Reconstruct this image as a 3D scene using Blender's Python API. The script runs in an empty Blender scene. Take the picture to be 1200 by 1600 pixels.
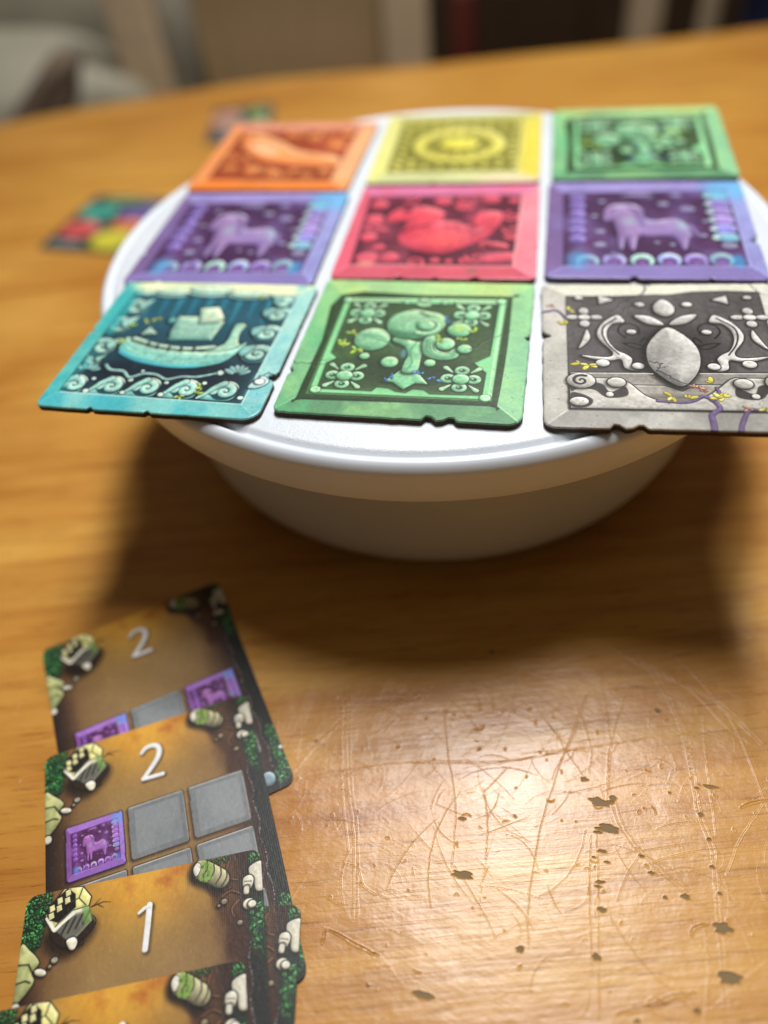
import bpy, bmesh, math, random
import numpy as np
from mathutils import Vector, Matrix

# ------------------------------------------------------------------ camera, world, lamps, exposure
sc = bpy.context.scene
COL = sc.collection
H = 0.084                      # height of the tiles' printed faces over the table (m)
CAM = (0.0352, -0.1953, 0.2216)
IR = Vector((0.98290, 0.16430, -0.08270)).normalized()    # picture right
FW = Vector((-0.17180, 0.65860, -0.73260)).normalized()   # line of sight
UPV = IR.cross(FW).normalized()
IR = FW.cross(UPV).normalized()
cd = bpy.data.cameras.new('camera'); cam = bpy.data.objects.new('camera', cd); COL.objects.link(cam)
cam.matrix_world = Matrix(((IR.x, UPV.x, -FW.x, CAM[0]), (IR.y, UPV.y, -FW.y, CAM[1]), (IR.z, UPV.z, -FW.z, CAM[2]), (0, 0, 0, 1)))
cd.sensor_fit = 'VERTICAL'; cd.sensor_height = 36; cd.lens = 1180.7 / 1600 * 36
cd.clip_start = 0.005; cd.clip_end = 30
cd.dof.use_dof = True; cd.dof.focus_distance = 0.2125; cd.dof.aperture_fstop = 3.1
sc.camera = cam

world = bpy.data.worlds.new('World'); sc.world = world; world.use_nodes = True
bg = world.node_tree.nodes['Background']; bg.inputs['Color'].default_value = (1.0, 0.80, 0.60, 1); bg.inputs['Strength'].default_value = 0.09

def lamp(name, loc, size, power, col, target):
    l = bpy.data.lights.new(name, 'AREA'); l.shape = 'DISK'; l.size = size; l.energy = power; l.color = col
    o = bpy.data.objects.new(name, l); COL.objects.link(o); o.location = loc
    o.rotation_euler = (Vector(target) - Vector(loc)).to_track_quat('-Z', 'Y').to_euler()
    return o
lamp('ceiling_lamp', (0.05, 0.185, 0.87), 0.28, 5.2, (1.0, 0.985, 0.965), (0.02, 0.0, 0.05))
lamp('ceiling_lamp', (0.03, 0.72, 1.35), 0.26, 12.5, (1.0, 0.985, 0.965), (0.02, 0.1, 0.05))

sc.view_settings.view_transform = 'Standard'; sc.view_settings.look = 'None'
sc.view_settings.exposure = 0.06; sc.view_settings.gamma = 1.0
sc.render.engine = 'CYCLES'
sc.cycles.max_bounces = 8; sc.cycles.use_denoising = True
try: sc.cycles.denoiser = 'OPENIMAGEDENOISE'
except Exception: pass
rnd = random.Random(7)
rng = np.random.default_rng(5)

# ------------------------------------------------------------------ object helpers
def link(name, me, parent=None, mats=()):
    o = bpy.data.objects.new(name, me); COL.objects.link(o); o.parent = parent
    if me:
        for m in mats:
            if m.name not in [x.name for x in me.materials]: me.materials.append(m)
    return o
def mesh(name, verts, faces, mats=(), parent=None, smooth=False, uvs=None, mi=None):
    me = bpy.data.meshes.new(name); me.from_pydata(verts, [], faces); me.update()
    o = link(name, me, parent, mats)
    if smooth: me.polygons.foreach_set('use_smooth', [True] * len(me.polygons))
    if mi: me.polygons.foreach_set('material_index', mi)
    if uvs:
        l = me.uv_layers.new(name='UVMap')
        for p in me.polygons:
            for li in p.loop_indices: l.data[li].uv = uvs[me.loops[li].vertex_index]
    return o
def thing(name, label, cat, loc=(0, 0, 0), rz=0, group=None):
    o = bpy.data.objects.new(name, None); COL.objects.link(o); o.location = loc; o.rotation_euler = (0, 0, rz)
    o.empty_display_size = .02
    tag(o, label, cat, group); return o
def tag(o, label=None, cat=None, group=None, kind=None):
    if label: o['label'] = label
    if cat: o['category'] = cat
    if group: o['group'] = group
    if kind: o['kind'] = kind
    return o
def box(name, cx, cy, cz, sx, sy, sz, mat, parent=None, bev=0.003, rot=None, taper=0):
    bm = bmesh.new(); bmesh.ops.create_cube(bm, size=1)
    for v in bm.verts:
        k = 1 - taper * (0.5 - v.co.z)
        v.co = Vector((v.co.x * sx * k, v.co.y * sy * k, v.co.z * sz))
    if bev: bmesh.ops.bevel(bm, geom=list(bm.edges), offset=bev, segments=3, affect='EDGES', profile=.6)
    if rot is not None: bm.transform(rot)
    bm.transform(Matrix.Translation((cx, cy, cz)))
    me = bpy.data.meshes.new(name); bm.to_mesh(me); bm.free()
    o = link(name, me, parent, [mat]); me.polygons.foreach_set('use_smooth', [True] * len(me.polygons))
    return o
def lathe(name, prof, mat, parent, n=160, closed=False):
    vs, fs = [], []
    for r, z in prof:
        for k in range(n):
            a = 2 * math.pi * k / n; vs.append((r * math.cos(a), r * math.sin(a), z))
    m = len(prof)
    for i in range(m - 1 if not closed else m):
        j = (i + 1) % m
        for k in range(n):
            k2 = (k + 1) % n; fs.append((i * n + k, j * n + k, j * n + k2, i * n + k2))
    if not closed:
        if prof[0][0] > 0: fs.append(tuple(range(n)))
        if prof[-1][0] > 0: fs.append(tuple(reversed(range((m - 1) * n, m * n))))
    return mesh(name, vs, fs, [mat], parent, True)

# ------------------------------------------------------------------ material helpers
def mat(name, base=(.5, .5, .5), rough=.5, spec=.5, **kw):
    m = bpy.data.materials.new(name); m.use_nodes = True; b = m.node_tree.nodes['Principled BSDF']
    b.inputs['Base Color'].default_value = (*base, 1); b.inputs['Roughness'].default_value = rough
    b.inputs['Specular IOR Level'].default_value = spec
    for k, v in kw.items(): b.inputs[k.replace('_', ' ')].default_value = v
    return m
def N(m, t, **kw):
    n = m.node_tree.nodes.new(t)
    for k, v in kw.items():
        if k.startswith('i_'): n.inputs[k[2:].replace('_', ' ')].default_value = v
        else: setattr(n, k, v)
    return n
def L(m, a, b): m.node_tree.links.new(a, b)
def bsdf(m): return m.node_tree.nodes['Principled BSDF']
def ramp(m, stops, fac):
    r = N(m, 'ShaderNodeValToRGB'); e = r.color_ramp.elements
    while len(e) > 1: e.remove(e[-1])
    e[0].position = stops[0][0]; e[0].color = (*stops[0][1], 1)
    for p, c in stops[1:]:
        q = e.new(p); q.color = (*c, 1)
    L(m, fac, r.inputs[0]); return r.outputs[0]
def mixc(m, a, b, f, bt='MIX'):
    x = N(m, 'ShaderNodeMix', data_type='RGBA', blend_type=bt)
    for s, v in ((6, a), (7, b), (0, f)):
        if hasattr(v, 'links'): L(m, v, x.inputs[s])
        else: x.inputs[s].default_value = v if s == 0 else (*v, 1)
    return x.outputs[2]
def mathn(m, op, a, b=None):
    x = N(m, 'ShaderNodeMath', operation=op)
    for i, v in enumerate((a, b)):
        if v is None: continue
        if hasattr(v, 'links'): L(m, v, x.inputs[i])
        else: x.inputs[i].default_value = v
    return x.outputs[0]
def mapped(m, scale=(1, 1, 1), rz=0, coord='Object'):
    t = N(m, 'ShaderNodeTexCoord'); p = N(m, 'ShaderNodeMapping'); p.inputs['Scale'].default_value = scale
    p.inputs['Rotation'].default_value = (0, 0, rz); L(m, t.outputs[coord], p.inputs[0]); return p.outputs[0]
def noise(m, vec, scale, detail=4, rough=.55, dist=0):
    n = N(m, 'ShaderNodeTexNoise'); n.inputs['Scale'].default_value = scale; n.inputs['Detail'].default_value = detail
    n.inputs['Roughness'].default_value = rough; n.inputs['Distortion'].default_value = dist; L(m, vec, n.inputs['Vector']); return n.outputs['Fac']
def bump(m, h, strength, dist=.001, prev=None):
    b = N(m, 'ShaderNodeBump'); b.inputs['Strength'].default_value = strength; b.inputs['Distance'].default_value = dist
    L(m, h, b.inputs['Height'])
    if prev is not None: L(m, prev, b.inputs['Normal'])
    return b.outputs[0]
def image(name, arr, srgb=True):                 # arr (ny, nx, 3), row 0 at the bottom
    ny, nx = arr.shape[:2]
    im = bpy.data.images.new(name, nx, ny, float_buffer=not srgb, is_data=not srgb)
    a = np.ones((ny, nx, 4), np.float32); a[..., :3] = np.clip(arr, 0, 1)
    im.pixels.foreach_set(a.ravel()); im.update(); im.pack(); return im

# ------------------------------------------------------------------ the painter: flat prints, drawn shape by shape
def hexc(s): return np.array([int(s[i:i + 2], 16) / 255 for i in (0, 2, 4)])
def vnoise(ny, nx, cells, octs=4, seed=0, asp=1.0):
    r = np.random.default_rng(seed); out = np.zeros((ny, nx)); amp = 1; tot = 0
    for o in range(octs):
        cx = max(1, int(cells * 2 ** o)); cy = max(1, int(cells * 2 ** o * asp))
        if cx > nx or cy > ny: break
        g = r.random((cy + 2, cx + 2)); y = np.linspace(0, cy, ny, endpoint=False); x = np.linspace(0, cx, nx, endpoint=False)
        yi, xi = y.astype(int), x.astype(int); fy, fx = y - yi, x - xi; fy = fy * fy * (3 - 2 * fy); fx = fx * fx * (3 - 2 * fx)
        a = g[yi][:, xi]; b = g[yi][:, xi + 1]; c = g[yi + 1][:, xi]; d = g[yi + 1][:, xi + 1]
        out += amp * ((a * (1 - fx) + b * fx) * (1 - fy[:, None]) + (c * (1 - fx) + d * fx) * fy[:, None]); tot += amp; amp *= .55
    return out / tot
def cat(pts, closed=False, n=6):                 # Catmull-Rom through points
    P = [np.array(p, float) for p in pts]; m = len(P); out = []
    for i in range(m if closed else m - 1):
        if closed: a, b, c, d = P[i - 1], P[i], P[(i + 1) % m], P[(i + 2) % m]
        else: a, b, c, d = P[max(i - 1, 0)], P[i], P[i + 1], P[min(i + 2, m - 1)]
        for k in range(n):
            t = k / n; out.append(.5 * (2 * b + (c - a) * t + (2 * a - 5 * b + 4 * c - d) * t * t + (3 * b - a - 3 * c + d) * t ** 3))
    if not closed: out.append(P[-1])
    return [tuple(p) for p in out]
def spiral(cx, cy, r, turns=1.6, a0=0, cw=1, r1=.12, n=22):
    return [(cx + r * (1 + (r1 - 1) * k / n) * math.cos(a0 + cw * 2 * math.pi * turns * k / n),
             cy + r * (1 + (r1 - 1) * k / n) * math.sin(a0 + cw * 2 * math.pi * turns * k / n)) for k in range(n + 1)]

def ell(cx, cy, rx, ry=None, a=0):
    ry = rx if ry is None else ry; R = max(rx, ry); ca, sa = math.cos(a), math.sin(a)
    def f(X, Y):
        x, y = (X - cx) * ca + (Y - cy) * sa, -(X - cx) * sa + (Y - cy) * ca
        k0 = np.sqrt((x / rx) ** 2 + (y / ry) ** 2) + 1e-9; k1 = np.sqrt((x / rx ** 2) ** 2 + (y / ry ** 2) ** 2) + 1e-9
        return np.where(k0 < .05, -min(rx, ry), k0 * (k0 - 1) / k1)
    return f, (cx - R, cy - R, cx + R, cy + R)
def poly(P):
    P = np.array(P, float)
    def f(X, Y):
        d = np.full(X.shape, 9.); s = np.ones(X.shape, bool)
        for i in range(len(P)):
            a, b = P[i], P[i - 1]; ex, ey = b - a; wx, wy = X - a[0], Y - a[1]
            t = np.clip((wx * ex + wy * ey) / (ex * ex + ey * ey + 1e-12), 0, 1)
            d = np.minimum(d, (wx - ex * t) ** 2 + (wy - ey * t) ** 2)
            c = (a[1] > Y) != (b[1] > Y)
            with np.errstate(divide='ignore', invalid='ignore'): xx = (b[0] - a[0]) * (Y - a[1]) / (b[1] - a[1]) + a[0]
            s ^= c & (X < xx)
        return np.sqrt(d) * np.where(s, 1, -1)
    return f, (P[:, 0].min(), P[:, 1].min(), P[:, 0].max(), P[:, 1].max())
def line(P, r0, r1=None, mid=None):
    P = np.array(P, float); r1 = r0 if r1 is None else r1; n = len(P) - 1
    T = np.linspace(0, 1, n + 1); R = r0 + (r1 - r0) * T
    if mid is not None: R = R + (mid - (r0 + r1) / 2) * np.sin(np.pi * T)
    def f(X, Y):
        d = np.full(X.shape, 9.)
        for i in range(n):
            a, b = P[i], P[i + 1]; ex, ey = b - a; wx, wy = X - a[0], Y - a[1]
            t = np.clip((wx * ex + wy * ey) / (ex * ex + ey * ey + 1e-12), 0, 1)
            d = np.minimum(d, np.hypot(wx - ex * t, wy - ey * t) - (R[i] + (R[i + 1] - R[i]) * t))
        return d
    m = R.max(); return f, (P[:, 0].min() - m, P[:, 1].min() - m, P[:, 0].max() + m, P[:, 1].max() + m)

class Print:
    def __init__(s, nx, w=1., h=1., base=(1, 1, 1), up=1, seed=0):
        s.nx = nx; s.ny = int(nx * h / w); s.px = w / nx; s.w, s.h = w, h; s.up = up; s.seed = seed
        s.im = np.ones((s.ny, s.nx, 3)) * np.array(base)
        s.X, s.Y = np.meshgrid((np.arange(s.nx) + .5) * s.px, (np.arange(s.ny) + .5) * s.px)
        s.n1 = vnoise(s.ny, s.nx, 9, 5, seed); s.n2 = vnoise(s.ny, s.nx, 70, 3, seed + 1)
    def win(s, bb, pad):
        x0 = max(0, int((bb[0] - pad) / s.px)); x1 = min(s.nx, int((bb[2] + pad) / s.px) + 2)
        y0 = max(0, int((bb[1] - pad) / s.px)); y1 = min(s.ny, int((bb[3] + pad) / s.px) + 2)
        return (slice(y0, y1), slice(x0, x1)) if x1 > x0 + 1 and y1 > y0 + 1 else None
    def fill(s, sh, col, soft=None, a=1., grow=0):
        f, bb = sh; soft = soft or s.px; w = s.win(bb, soft + grow + s.px)
        if w is None: return
        d = f(s.X[w], s.Y[w]) - grow; al = np.clip(.5 - d / soft, 0, 1); al = al * al * (3 - 2 * al) * a
        c = col if not isinstance(col, str) else hexc(col)
        s.im[w] += al[..., None] * (np.asarray(c) - s.im[w])
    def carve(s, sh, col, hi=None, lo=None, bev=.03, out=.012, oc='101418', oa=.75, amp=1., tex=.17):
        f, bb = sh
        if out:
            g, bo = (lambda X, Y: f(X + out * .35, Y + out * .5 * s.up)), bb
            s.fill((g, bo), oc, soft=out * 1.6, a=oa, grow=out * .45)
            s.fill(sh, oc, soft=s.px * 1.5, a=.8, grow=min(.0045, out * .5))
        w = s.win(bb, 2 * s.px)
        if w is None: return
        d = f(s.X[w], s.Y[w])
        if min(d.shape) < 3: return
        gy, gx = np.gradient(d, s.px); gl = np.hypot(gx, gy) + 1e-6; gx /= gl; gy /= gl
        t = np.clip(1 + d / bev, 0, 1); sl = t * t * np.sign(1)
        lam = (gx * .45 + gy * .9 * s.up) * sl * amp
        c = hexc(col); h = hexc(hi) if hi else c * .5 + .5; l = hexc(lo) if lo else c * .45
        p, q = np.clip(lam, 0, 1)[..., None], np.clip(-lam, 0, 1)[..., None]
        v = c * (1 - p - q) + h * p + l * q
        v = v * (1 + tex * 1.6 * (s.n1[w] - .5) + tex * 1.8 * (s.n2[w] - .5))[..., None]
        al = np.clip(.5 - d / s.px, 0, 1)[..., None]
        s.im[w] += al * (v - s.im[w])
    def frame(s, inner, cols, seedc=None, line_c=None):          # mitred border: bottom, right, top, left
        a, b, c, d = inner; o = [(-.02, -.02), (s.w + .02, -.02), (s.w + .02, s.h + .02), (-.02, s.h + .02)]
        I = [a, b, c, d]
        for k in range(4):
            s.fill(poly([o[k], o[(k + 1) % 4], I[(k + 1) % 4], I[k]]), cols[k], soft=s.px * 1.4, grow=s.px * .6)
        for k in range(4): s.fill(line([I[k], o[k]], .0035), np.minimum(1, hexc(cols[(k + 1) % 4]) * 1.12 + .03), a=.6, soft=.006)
    def cloud(s, sh, col, a, seed, cells=6, lo=.45, hi=.7, soft=.03):
        f, bb = sh; w = s.win(bb, soft)
        if w is None: return
        n = vnoise(s.ny, s.nx, cells, 4, seed)[w]; d = f(s.X[w], s.Y[w])
        al = np.clip(.5 - d / soft, 0, 1) * np.clip((n - lo) / (hi - lo), 0, 1) * a
        s.im[w] += al[..., None] * (hexc(col) - s.im[w])
    def crack(s, pts, col='14181a', r=.0028, a=.8, jit=.008):
        r_ = random.Random(len(pts) * 7 + s.seed); P = cat(pts, False, 5)
        P = [(x + r_.uniform(-jit, jit), y + r_.uniform(-jit, jit)) for x, y in P]
        s.fill(line(P, r, r * .4), col, a=a)
        s.fill(line([(x + .003, y - .004 * s.up) for x, y in P], r * .6, r * .3), 'ffffff', a=.25)
    def speck(s, n, col, seed, r=(.0015, .004), a=.5, reg=(0, 0, 1, 1)):
        q = random.Random(seed)
        for _ in range(n):
            s.fill(ell(q.uniform(reg[0], reg[2]) * s.w, q.uniform(reg[1], reg[3]) * s.h, q.uniform(*r), q.uniform(*r)), col, a=a * q.uniform(.4, 1))
    def done(s, mott=.07):
        v = 1 + mott * (vnoise(s.ny, s.nx, 5, 5, s.seed + 9) - .5) * 2 + mott * 1.6 * (vnoise(s.ny, s.nx, 90, 2, s.seed + 4) - .5)
        im = np.clip(s.im * v[..., None], 0, 1)
        return im if s.up > 0 else im[::-1]
    def leafs(s, x, y, r, cols, seed, n=5, oc='1c2a1c'):
        q = random.Random(seed)
        for k in range(n):
            a = q.uniform(0, 6.28); l = r * q.uniform(.6, 1.1)
            s.carve(ell(x + math.cos(a) * l * .6, y + math.sin(a) * l * .6, l * .55, l * .26, a), q.choice(cols), bev=.01, out=.004, oc=oc, oa=.5)

def art_ship():
    s = Print(640, base=hexc('20404c'), seed=11)
    I = [(.07, .10), (.905, .09), (.925, .90), (.085, .91)]
    s.fill(poly([(.05, .55), (.95, .55), (.95, .95), (.05, .95)]), '24586a', soft=.35, a=.9)
    for k in range(9):
        x = .2 + k * .075; s.fill(line([(x, .9), (x + .01, .68 + .03 * math.sin(k * 2))], .02, .004), '2f8aa6' if k % 2 else '3aa0b4', a=.55, soft=.02)
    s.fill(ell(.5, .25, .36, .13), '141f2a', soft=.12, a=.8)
    L0, L1, D0 = 'a5d3c0', 'f4ffec', '2f6c70'
    for x, y, rx, ry in ((.28, .885, .10, .035), (.475, .915, .13, .05), (.68, .89, .11, .035), (.14, .90, .07, .04), (.86, .90, .07, .04)):
        s.carve(ell(x, y, rx, ry), 'a9cfc0', 'e3f0d0', '4c8a8c', bev=.035)
    # side scrolls
    for x, y, r, w in ((.115, .33, .05, 1), (.12, .43, .066, 1), (.118, .60, .072, 1), (.14, .755, .066, 1)):
        s.carve(ell(x, y, r * .95, r), 'a8cfbb', L1, D0, bev=.04); s.fill(ell(x, y, r * .9, r * .95), '24505a', a=.9); s.carve(line(spiral(x - .002, y, r * .8, 1.25, 2.2, -1, .1), .019, .010), 'b0d6c2', L1, D0, bev=.018, out=.004)
        s.carve(poly(cat([(x + .01, y + r * .5), (x + r * 1.1, y + r * 1.1), (x + r * .6, y - r * .2)], True, 4)), '8fc4b8', L1, D0, bev=.012)
    for x, y, r in ((.861, .43, .068), (.865, .585, .064), (.872, .735, .062), (.87, .835, .04)):
        s.carve(ell(x, y, r, r * .95), '9fd0c0', L1, D0, bev=.04); s.fill(ell(x, y, r * .9, r * .9), '24505a', a=.9); s.carve(line(spiral(x, y, r * .8, 1.3, .8, 1, .1), .019, .010), 'a6d6c6', L1, D0, bev=.018, out=.004)
        s.carve(poly(cat([(x - r * .3, y + r * .9), (x - r * 1.3, y + r * .5), (x - r * .9, y - r * .3)], True, 4)), '7fb8b0', L1, D0, bev=.012)
    # bottom rolling waves
    for i, x in enumerate((.106, .282, .449, .625, .799)):
        y = .152 + .003 * i; r = .062
        s.carve(poly(cat([(x - .10, y - .05), (x - .03, y + .01), (x + .0, y + .066), (x + .05, y + .05), (x + .066, y), (x + .05, y - .05), (x, y - .062)], True, 5)), '86c6be', L1, D0, bev=.03)
        s.fill(ell(x + .006, y, r * .98, r * .92), '1b3b45', a=.95)
        s.carve(line(spiral(x + .008, y + .001, r * .82, 1.35, 3.3, -1, .10, 26), .0185, .010), 'a4d6c6', 'f4fdec', '3f8488', bev=.018, out=.004)
        s.carve(line(cat([(x - .098, y - .052), (x - .07, y - .02), (x - .045, y + .02), (x - .01, y + .052)], False, 5), .006, .016), '9ad0c2', 'eefae6', '4a9090', bev=.014, out=.006)
        s.carve(ell(x + .088, y - .035, .014, .012), 'cfe6dc', bev=.01, out=.005)
    for x, y, r in ((.188, .20, .010), (.36, .205, .012), (.53, .20, .010), (.70, .21, .011), (.19, .115, .014), (.36, .118, .012), (.535, .12, .013), (.745, .286, .016), (.39, .27, .008), (.77, .31, .009)): s.carve(ell(x, y, r), 'd4ebe0', bev=.01, out=.005)
    s.carve(line(cat([(.2, .30), (.235, .268), (.30, .262), (.346, .222), (.40, .252), (.462, .25), (.52, .222), (.58, .246), (.65, .25), (.726, .28)], False, 4), .008, .006), '8fc2bb', bev=.01, out=.008)
    # boat
    s.carve(poly(cat([(.60, .44), (.69, .49), (.695, .64), (.745, .645), (.735, .58), (.755, .50), (.785, .50), (.74, .42)], True, 4)), '9fcdb4', 'e8f3c8', '3a7a78', bev=.02)
    s.carve(poly(cat([(.205, .51), (.216, .40), (.312, .352), (.486, .308), (.621, .316), (.728, .362), (.775, .452), (.79, .515), (.738, .452), (.603, .425), (.432, .44), (.30, .475)], True, 4)), '8fd0bd', 'dff2cf', '2f8f9a', bev=.045)
    s.fill(line(cat([(.225, .40), (.33, .345), (.486, .315), (.62, .322)], False, 5), .012, .008), '49b4c4', a=.8, soft=.015)
    s.carve(line(cat([(.25, .505), (.38, .462), (.527, .446), (.65, .468)], False, 5), .012, .010), 'b9dcc0', bev=.012, out=.012)
    for k in range(3): s.fill(line(cat([(.225, .465 - .033 * k), (.32, .405 - .022 * k), (.486, .375 - .016 * k), (.62, .372 - .014 * k), (.74, .42 - .02 * k)], False, 5), .0022), '2f6f74', a=.65)
    for x, y in ((.33, .462), (.38, .445), (.44, .437), (.50, .434), (.56, .438)): s.fill(line([(x, y + .018), (x + .004, y - .010)], .007), '1a2a33', a=.9)
    for x, y in ((.35, .40), (.42, .385), (.50, .375), (.57, .378), (.64, .395)): s.fill(line(spiral(x, y, .012, 1.1, 1), .002), '2f6f72', a=.6)
    s.carve(poly([(.391, .692), (.60, .70), (.632, .66), (.618, .515), (.417, .503), (.40, .56)]), '9ac7b2', 'dfeccb', '3f7d7a', bev=.05)
    for k in range(3): s.fill(line(cat([(.405 + .002 * k, .55 + .045 * k), (.50, .545 + .045 * k), (.62, .56 + .045 * k)], False, 4), .0028), '4a8a80', a=.5)
    s.fill(line([(.405, .515), (.61, .527)], .006), '4a8a80', a=.6)
    s.carve(poly([(.478, .762), (.565, .782), (.595, .735), (.622, .692), (.60, .66), (.515, .640), (.508, .67), (.495, .71)]), 'c9dfc0', 'f8fad8', '6a9c8c', bev=.04, out=.008)
    s.carve(poly([(.285, .60), (.345, .545), (.26, .535)]), 'a9d0bd', bev=.02); s.carve(ell(.37, .66, .018, .022), '69b7b8', bev=.012)
    for x, y, k in ((.24, .64, 3), (.20, .60, 4), (.29, .67, 5), (.69, .19, 6), (.69, .14, 7), (.75, .86, 8), (.20, .47, 9), (.62, .118, 10)): s.leafs(x, y, .026, ['b7cf4a', '8fbf45', 'd4dc62'], k, 4)
    for a in range(6):
        an = .5 + a * .42; s.carve(ell(.815 + .04 * math.cos(an), .275 + .045 * math.sin(an), .028, .012, an), '8fc5c0', 'e0f5ee', '3c7278', bev=.01, out=.006)
    for a in range(5):
        an = .3 + a * .55; s.carve(ell(.12 + .045 * math.cos(an), .255 + .03 * math.sin(an), .024, .011, an), '86bcb8', bev=.01, out=.006)
    s.frame(I, ['7cc4c0', 'a3d5cc', 'dce9bd', '5fb9b2'])
    s.cloud(poly([(-.02, -.02), (.12, -.02), (.12, 1), (-.02, 1)]), '35a5a8', .8, 3); s.cloud(poly([(0, 0), (1, 0), (1, .1), (0, .1)]), '35a9b8', .7, 4); s.cloud(poly([(.9, 0), (1, 0), (1, 1), (.9, 1)]), '6fc2cf', .7, 5)
    s.cloud(poly([(0, .9), (1, .9), (1, 1), (0, 1)]), 'f0f0c4', .8, 6)
    for i in range(4): s.fill(line([I[i], I[(i + 1) % 4]], .003), '1c3a40' if i in (2, 3) else 'd9f2e4', a=.75)
    for x, y, rx, ry in ((.283, .905, .11, .04), (.475, .935, .14, .055), (.68, .905, .12, .04)): s.carve(ell(x, y, rx * .8, ry * .7), 'c4dcc2', 'eef4d2', '5f9a96', bev=.03, out=.006)
    s.carve(poly(cat([(.895, .20), (.93, .275), (.965, .265), (.975, .235), (.94, .20)], True, 3)), 'b9dcd8', 'ffffff', '4c8a90', bev=.015, out=.008)
    s.carve(ell(.935, .242, .022, .02), 'e8f6f2', bev=.012, out=.006); s.crack([(1.0, .285), (.95, .30), (.92, .262)], r=.004)
    s.speck(120, '20606a', 4); s.speck(60, 'f4fff0', 5, a=.4)
    return s.done()

def art_tree(lush=0):
    s = Print(640, base=hexc('7cc48c'), seed=21)
    I = [(.088, .10), (.893, .112), (.905, .882), (.108, .862)]
    s.frame(I, ['5c9068', '86bd92', 'a2cb90', '72b080'])
    s.cloud(poly([(0, 0), (1, 0), (1, 1), (0, 1)]), 'a8e08f', .5, 3); s.cloud(poly([(0, 0), (.15, 0), (.15, 1), (0, 1)]), '5fb47c', .6, 5)
    s.cloud(poly([(0, .87), (1, .87), (1, 1), (0, 1)]), 'c3dc84', .7, 6)
    G = '2c4326'
    s.carve(poly(cat([I[0], (I[0][0] + .02, I[0][1] - .012), (.5, .10), (.87, .105), I[1], (.905, .5), (.90, .87), I[2], (.5, .875), I[3], (.10, .5)], True, 3)), G, '3b5634', '1c2e1a', bev=.02, out=.006, oc='1d3320')
    s.fill(poly([(.115, .12), (.872, .13), (.885, .86), (.128, .84)]), '49764a')
    s.fill(poly([(.128, .135), (.86, .143), (.873, .852), (.135, .832)]), '86cf92')
    s.fill(line([(.13, .83), (.872, .85)], .008), 'c0f0b4', a=.8); s.fill(line([(.868, .85), (.862, .14)], .008), 'b8ecb8', a=.75)
    cav = [(.160, .162), (.385, .162), (.402, .190), (.455, .186), (.487, .166), (.526, .162), (.551, .188), (.60, .186), (.626, .162), (.83, .168), (.832, .31), (.775, .375), (.838, .43), (.845, .81), (.165, .797), (.162, .41), (.198, .372), (.158, .335)]
    s.carve(poly(cav), '3b5434', '1b2c18', '4d6a3c', bev=.02, out=.008, oc='25402a')
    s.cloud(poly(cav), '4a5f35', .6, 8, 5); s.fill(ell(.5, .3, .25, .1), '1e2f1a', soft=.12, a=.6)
    C0, C1, C2 = '8cc79a', 'd3f0bf', '3b7350'
    s.carve(line([(.165, .815), (.385, .818)], .010), '9fd3a0', bev=.01, out=.008, oc='22381f'); s.carve(line([(.655, .822), (.84, .826)], .010), '9fd3a0', bev=.01, out=.008, oc='22381f')
    s.carve(ell(.426, .815, .016), '8cc79a', bev=.012, out=.006); s.carve(ell(.505, .80, .034, .022), '9ccf9d', bev=.015, out=.006); s.carve(ell(.505, .835, .026, .016), 'a9dba6', bev=.015, out=.006); s.carve(ell(.60, .818, .016), '8cc79a', bev=.012, out=.006)
    for x, y, r in ((.150, .150, .022), (.845, .150, .022), (.855, .84, .02), (.145, .82, .02)): s.carve(ell(x, y, r), 'a7e6ae', bev=.015, out=.006, oc='2a4a2c')
    for x, y in ((.252, .251), (.736, .263), (.258, .715), (.735, .722)):
        for k in range(4):
            a = k * math.pi / 2; cx, cy = x + .052 * math.cos(a), y + .056 * math.sin(a)
            s.carve(ell(cx, cy, .031, .029), '94cfa2', 'd9f5d0', '3f7a55', bev=.02, out=.007, oc='1a2a18'); s.fill(ell(cx, cy, .014, .012), '25392a', soft=.008, a=.9)
            s.fill(ell(cx - .004, cy + .004, .005), 'b8e4b8', a=.8)
            a += math.pi / 4; s.carve(line([(x + .055 * math.cos(a), y + .06 * math.sin(a)), (x + .098 * math.cos(a), y + .10 * math.sin(a))], .004, .012), 'a5d8a8', bev=.012, out=.006, oc='1a2a18')
        s.carve(ell(x, y, .034, .032), '8acb9b', 'e0f7d6', '3d7a52', bev=.03, out=.008, oc='1a2a18')
    # the tree with curling crowns
    O = '1a2a18'
    s.carve(poly([(.42, .225), (.455, .265), (.488, .32), (.515, .33), (.55, .30), (.608, .218), (.553, .222), (.511, .178), (.462, .222)]), '7fc092', C1, '3c7550', bev=.03, oc=O)
    s.carve(poly(cat([(.49, .29), (.488, .36), (.495, .41), (.47, .47), (.41, .51), (.44, .545), (.52, .505), (.56, .545), (.60, .57), (.575, .49), (.553, .42), (.55, .30)], True, 4)), '86c496', C1, '37704c', bev=.035, oc=O)
    s.carve(ell(.318, .515, .078, .083), C0, C1, C2, bev=.07, oc=O)
    for k in range(5): s.fill(line(cat([(.25 + k * .022, .56 - k * .004), (.30 + k * .018, .53), (.39 + .01 * k, .50 - .012 * k)], False, 4), .003, .002), '4b8a62', a=.6)
    s.carve(ell(.482, .642, .118, .112), C0, 'e2f6c6', '3c7852', bev=.10, oc=O)
    s.carve(poly(cat([(.50, .74), (.58, .73), (.626, .68), (.61, .60), (.575, .55), (.56, .56), (.585, .62), (.575, .67)], True, 4)), '9ad09a', 'ecfad0', '3b7350', bev=.025, out=.008, oc='37603f')
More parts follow.
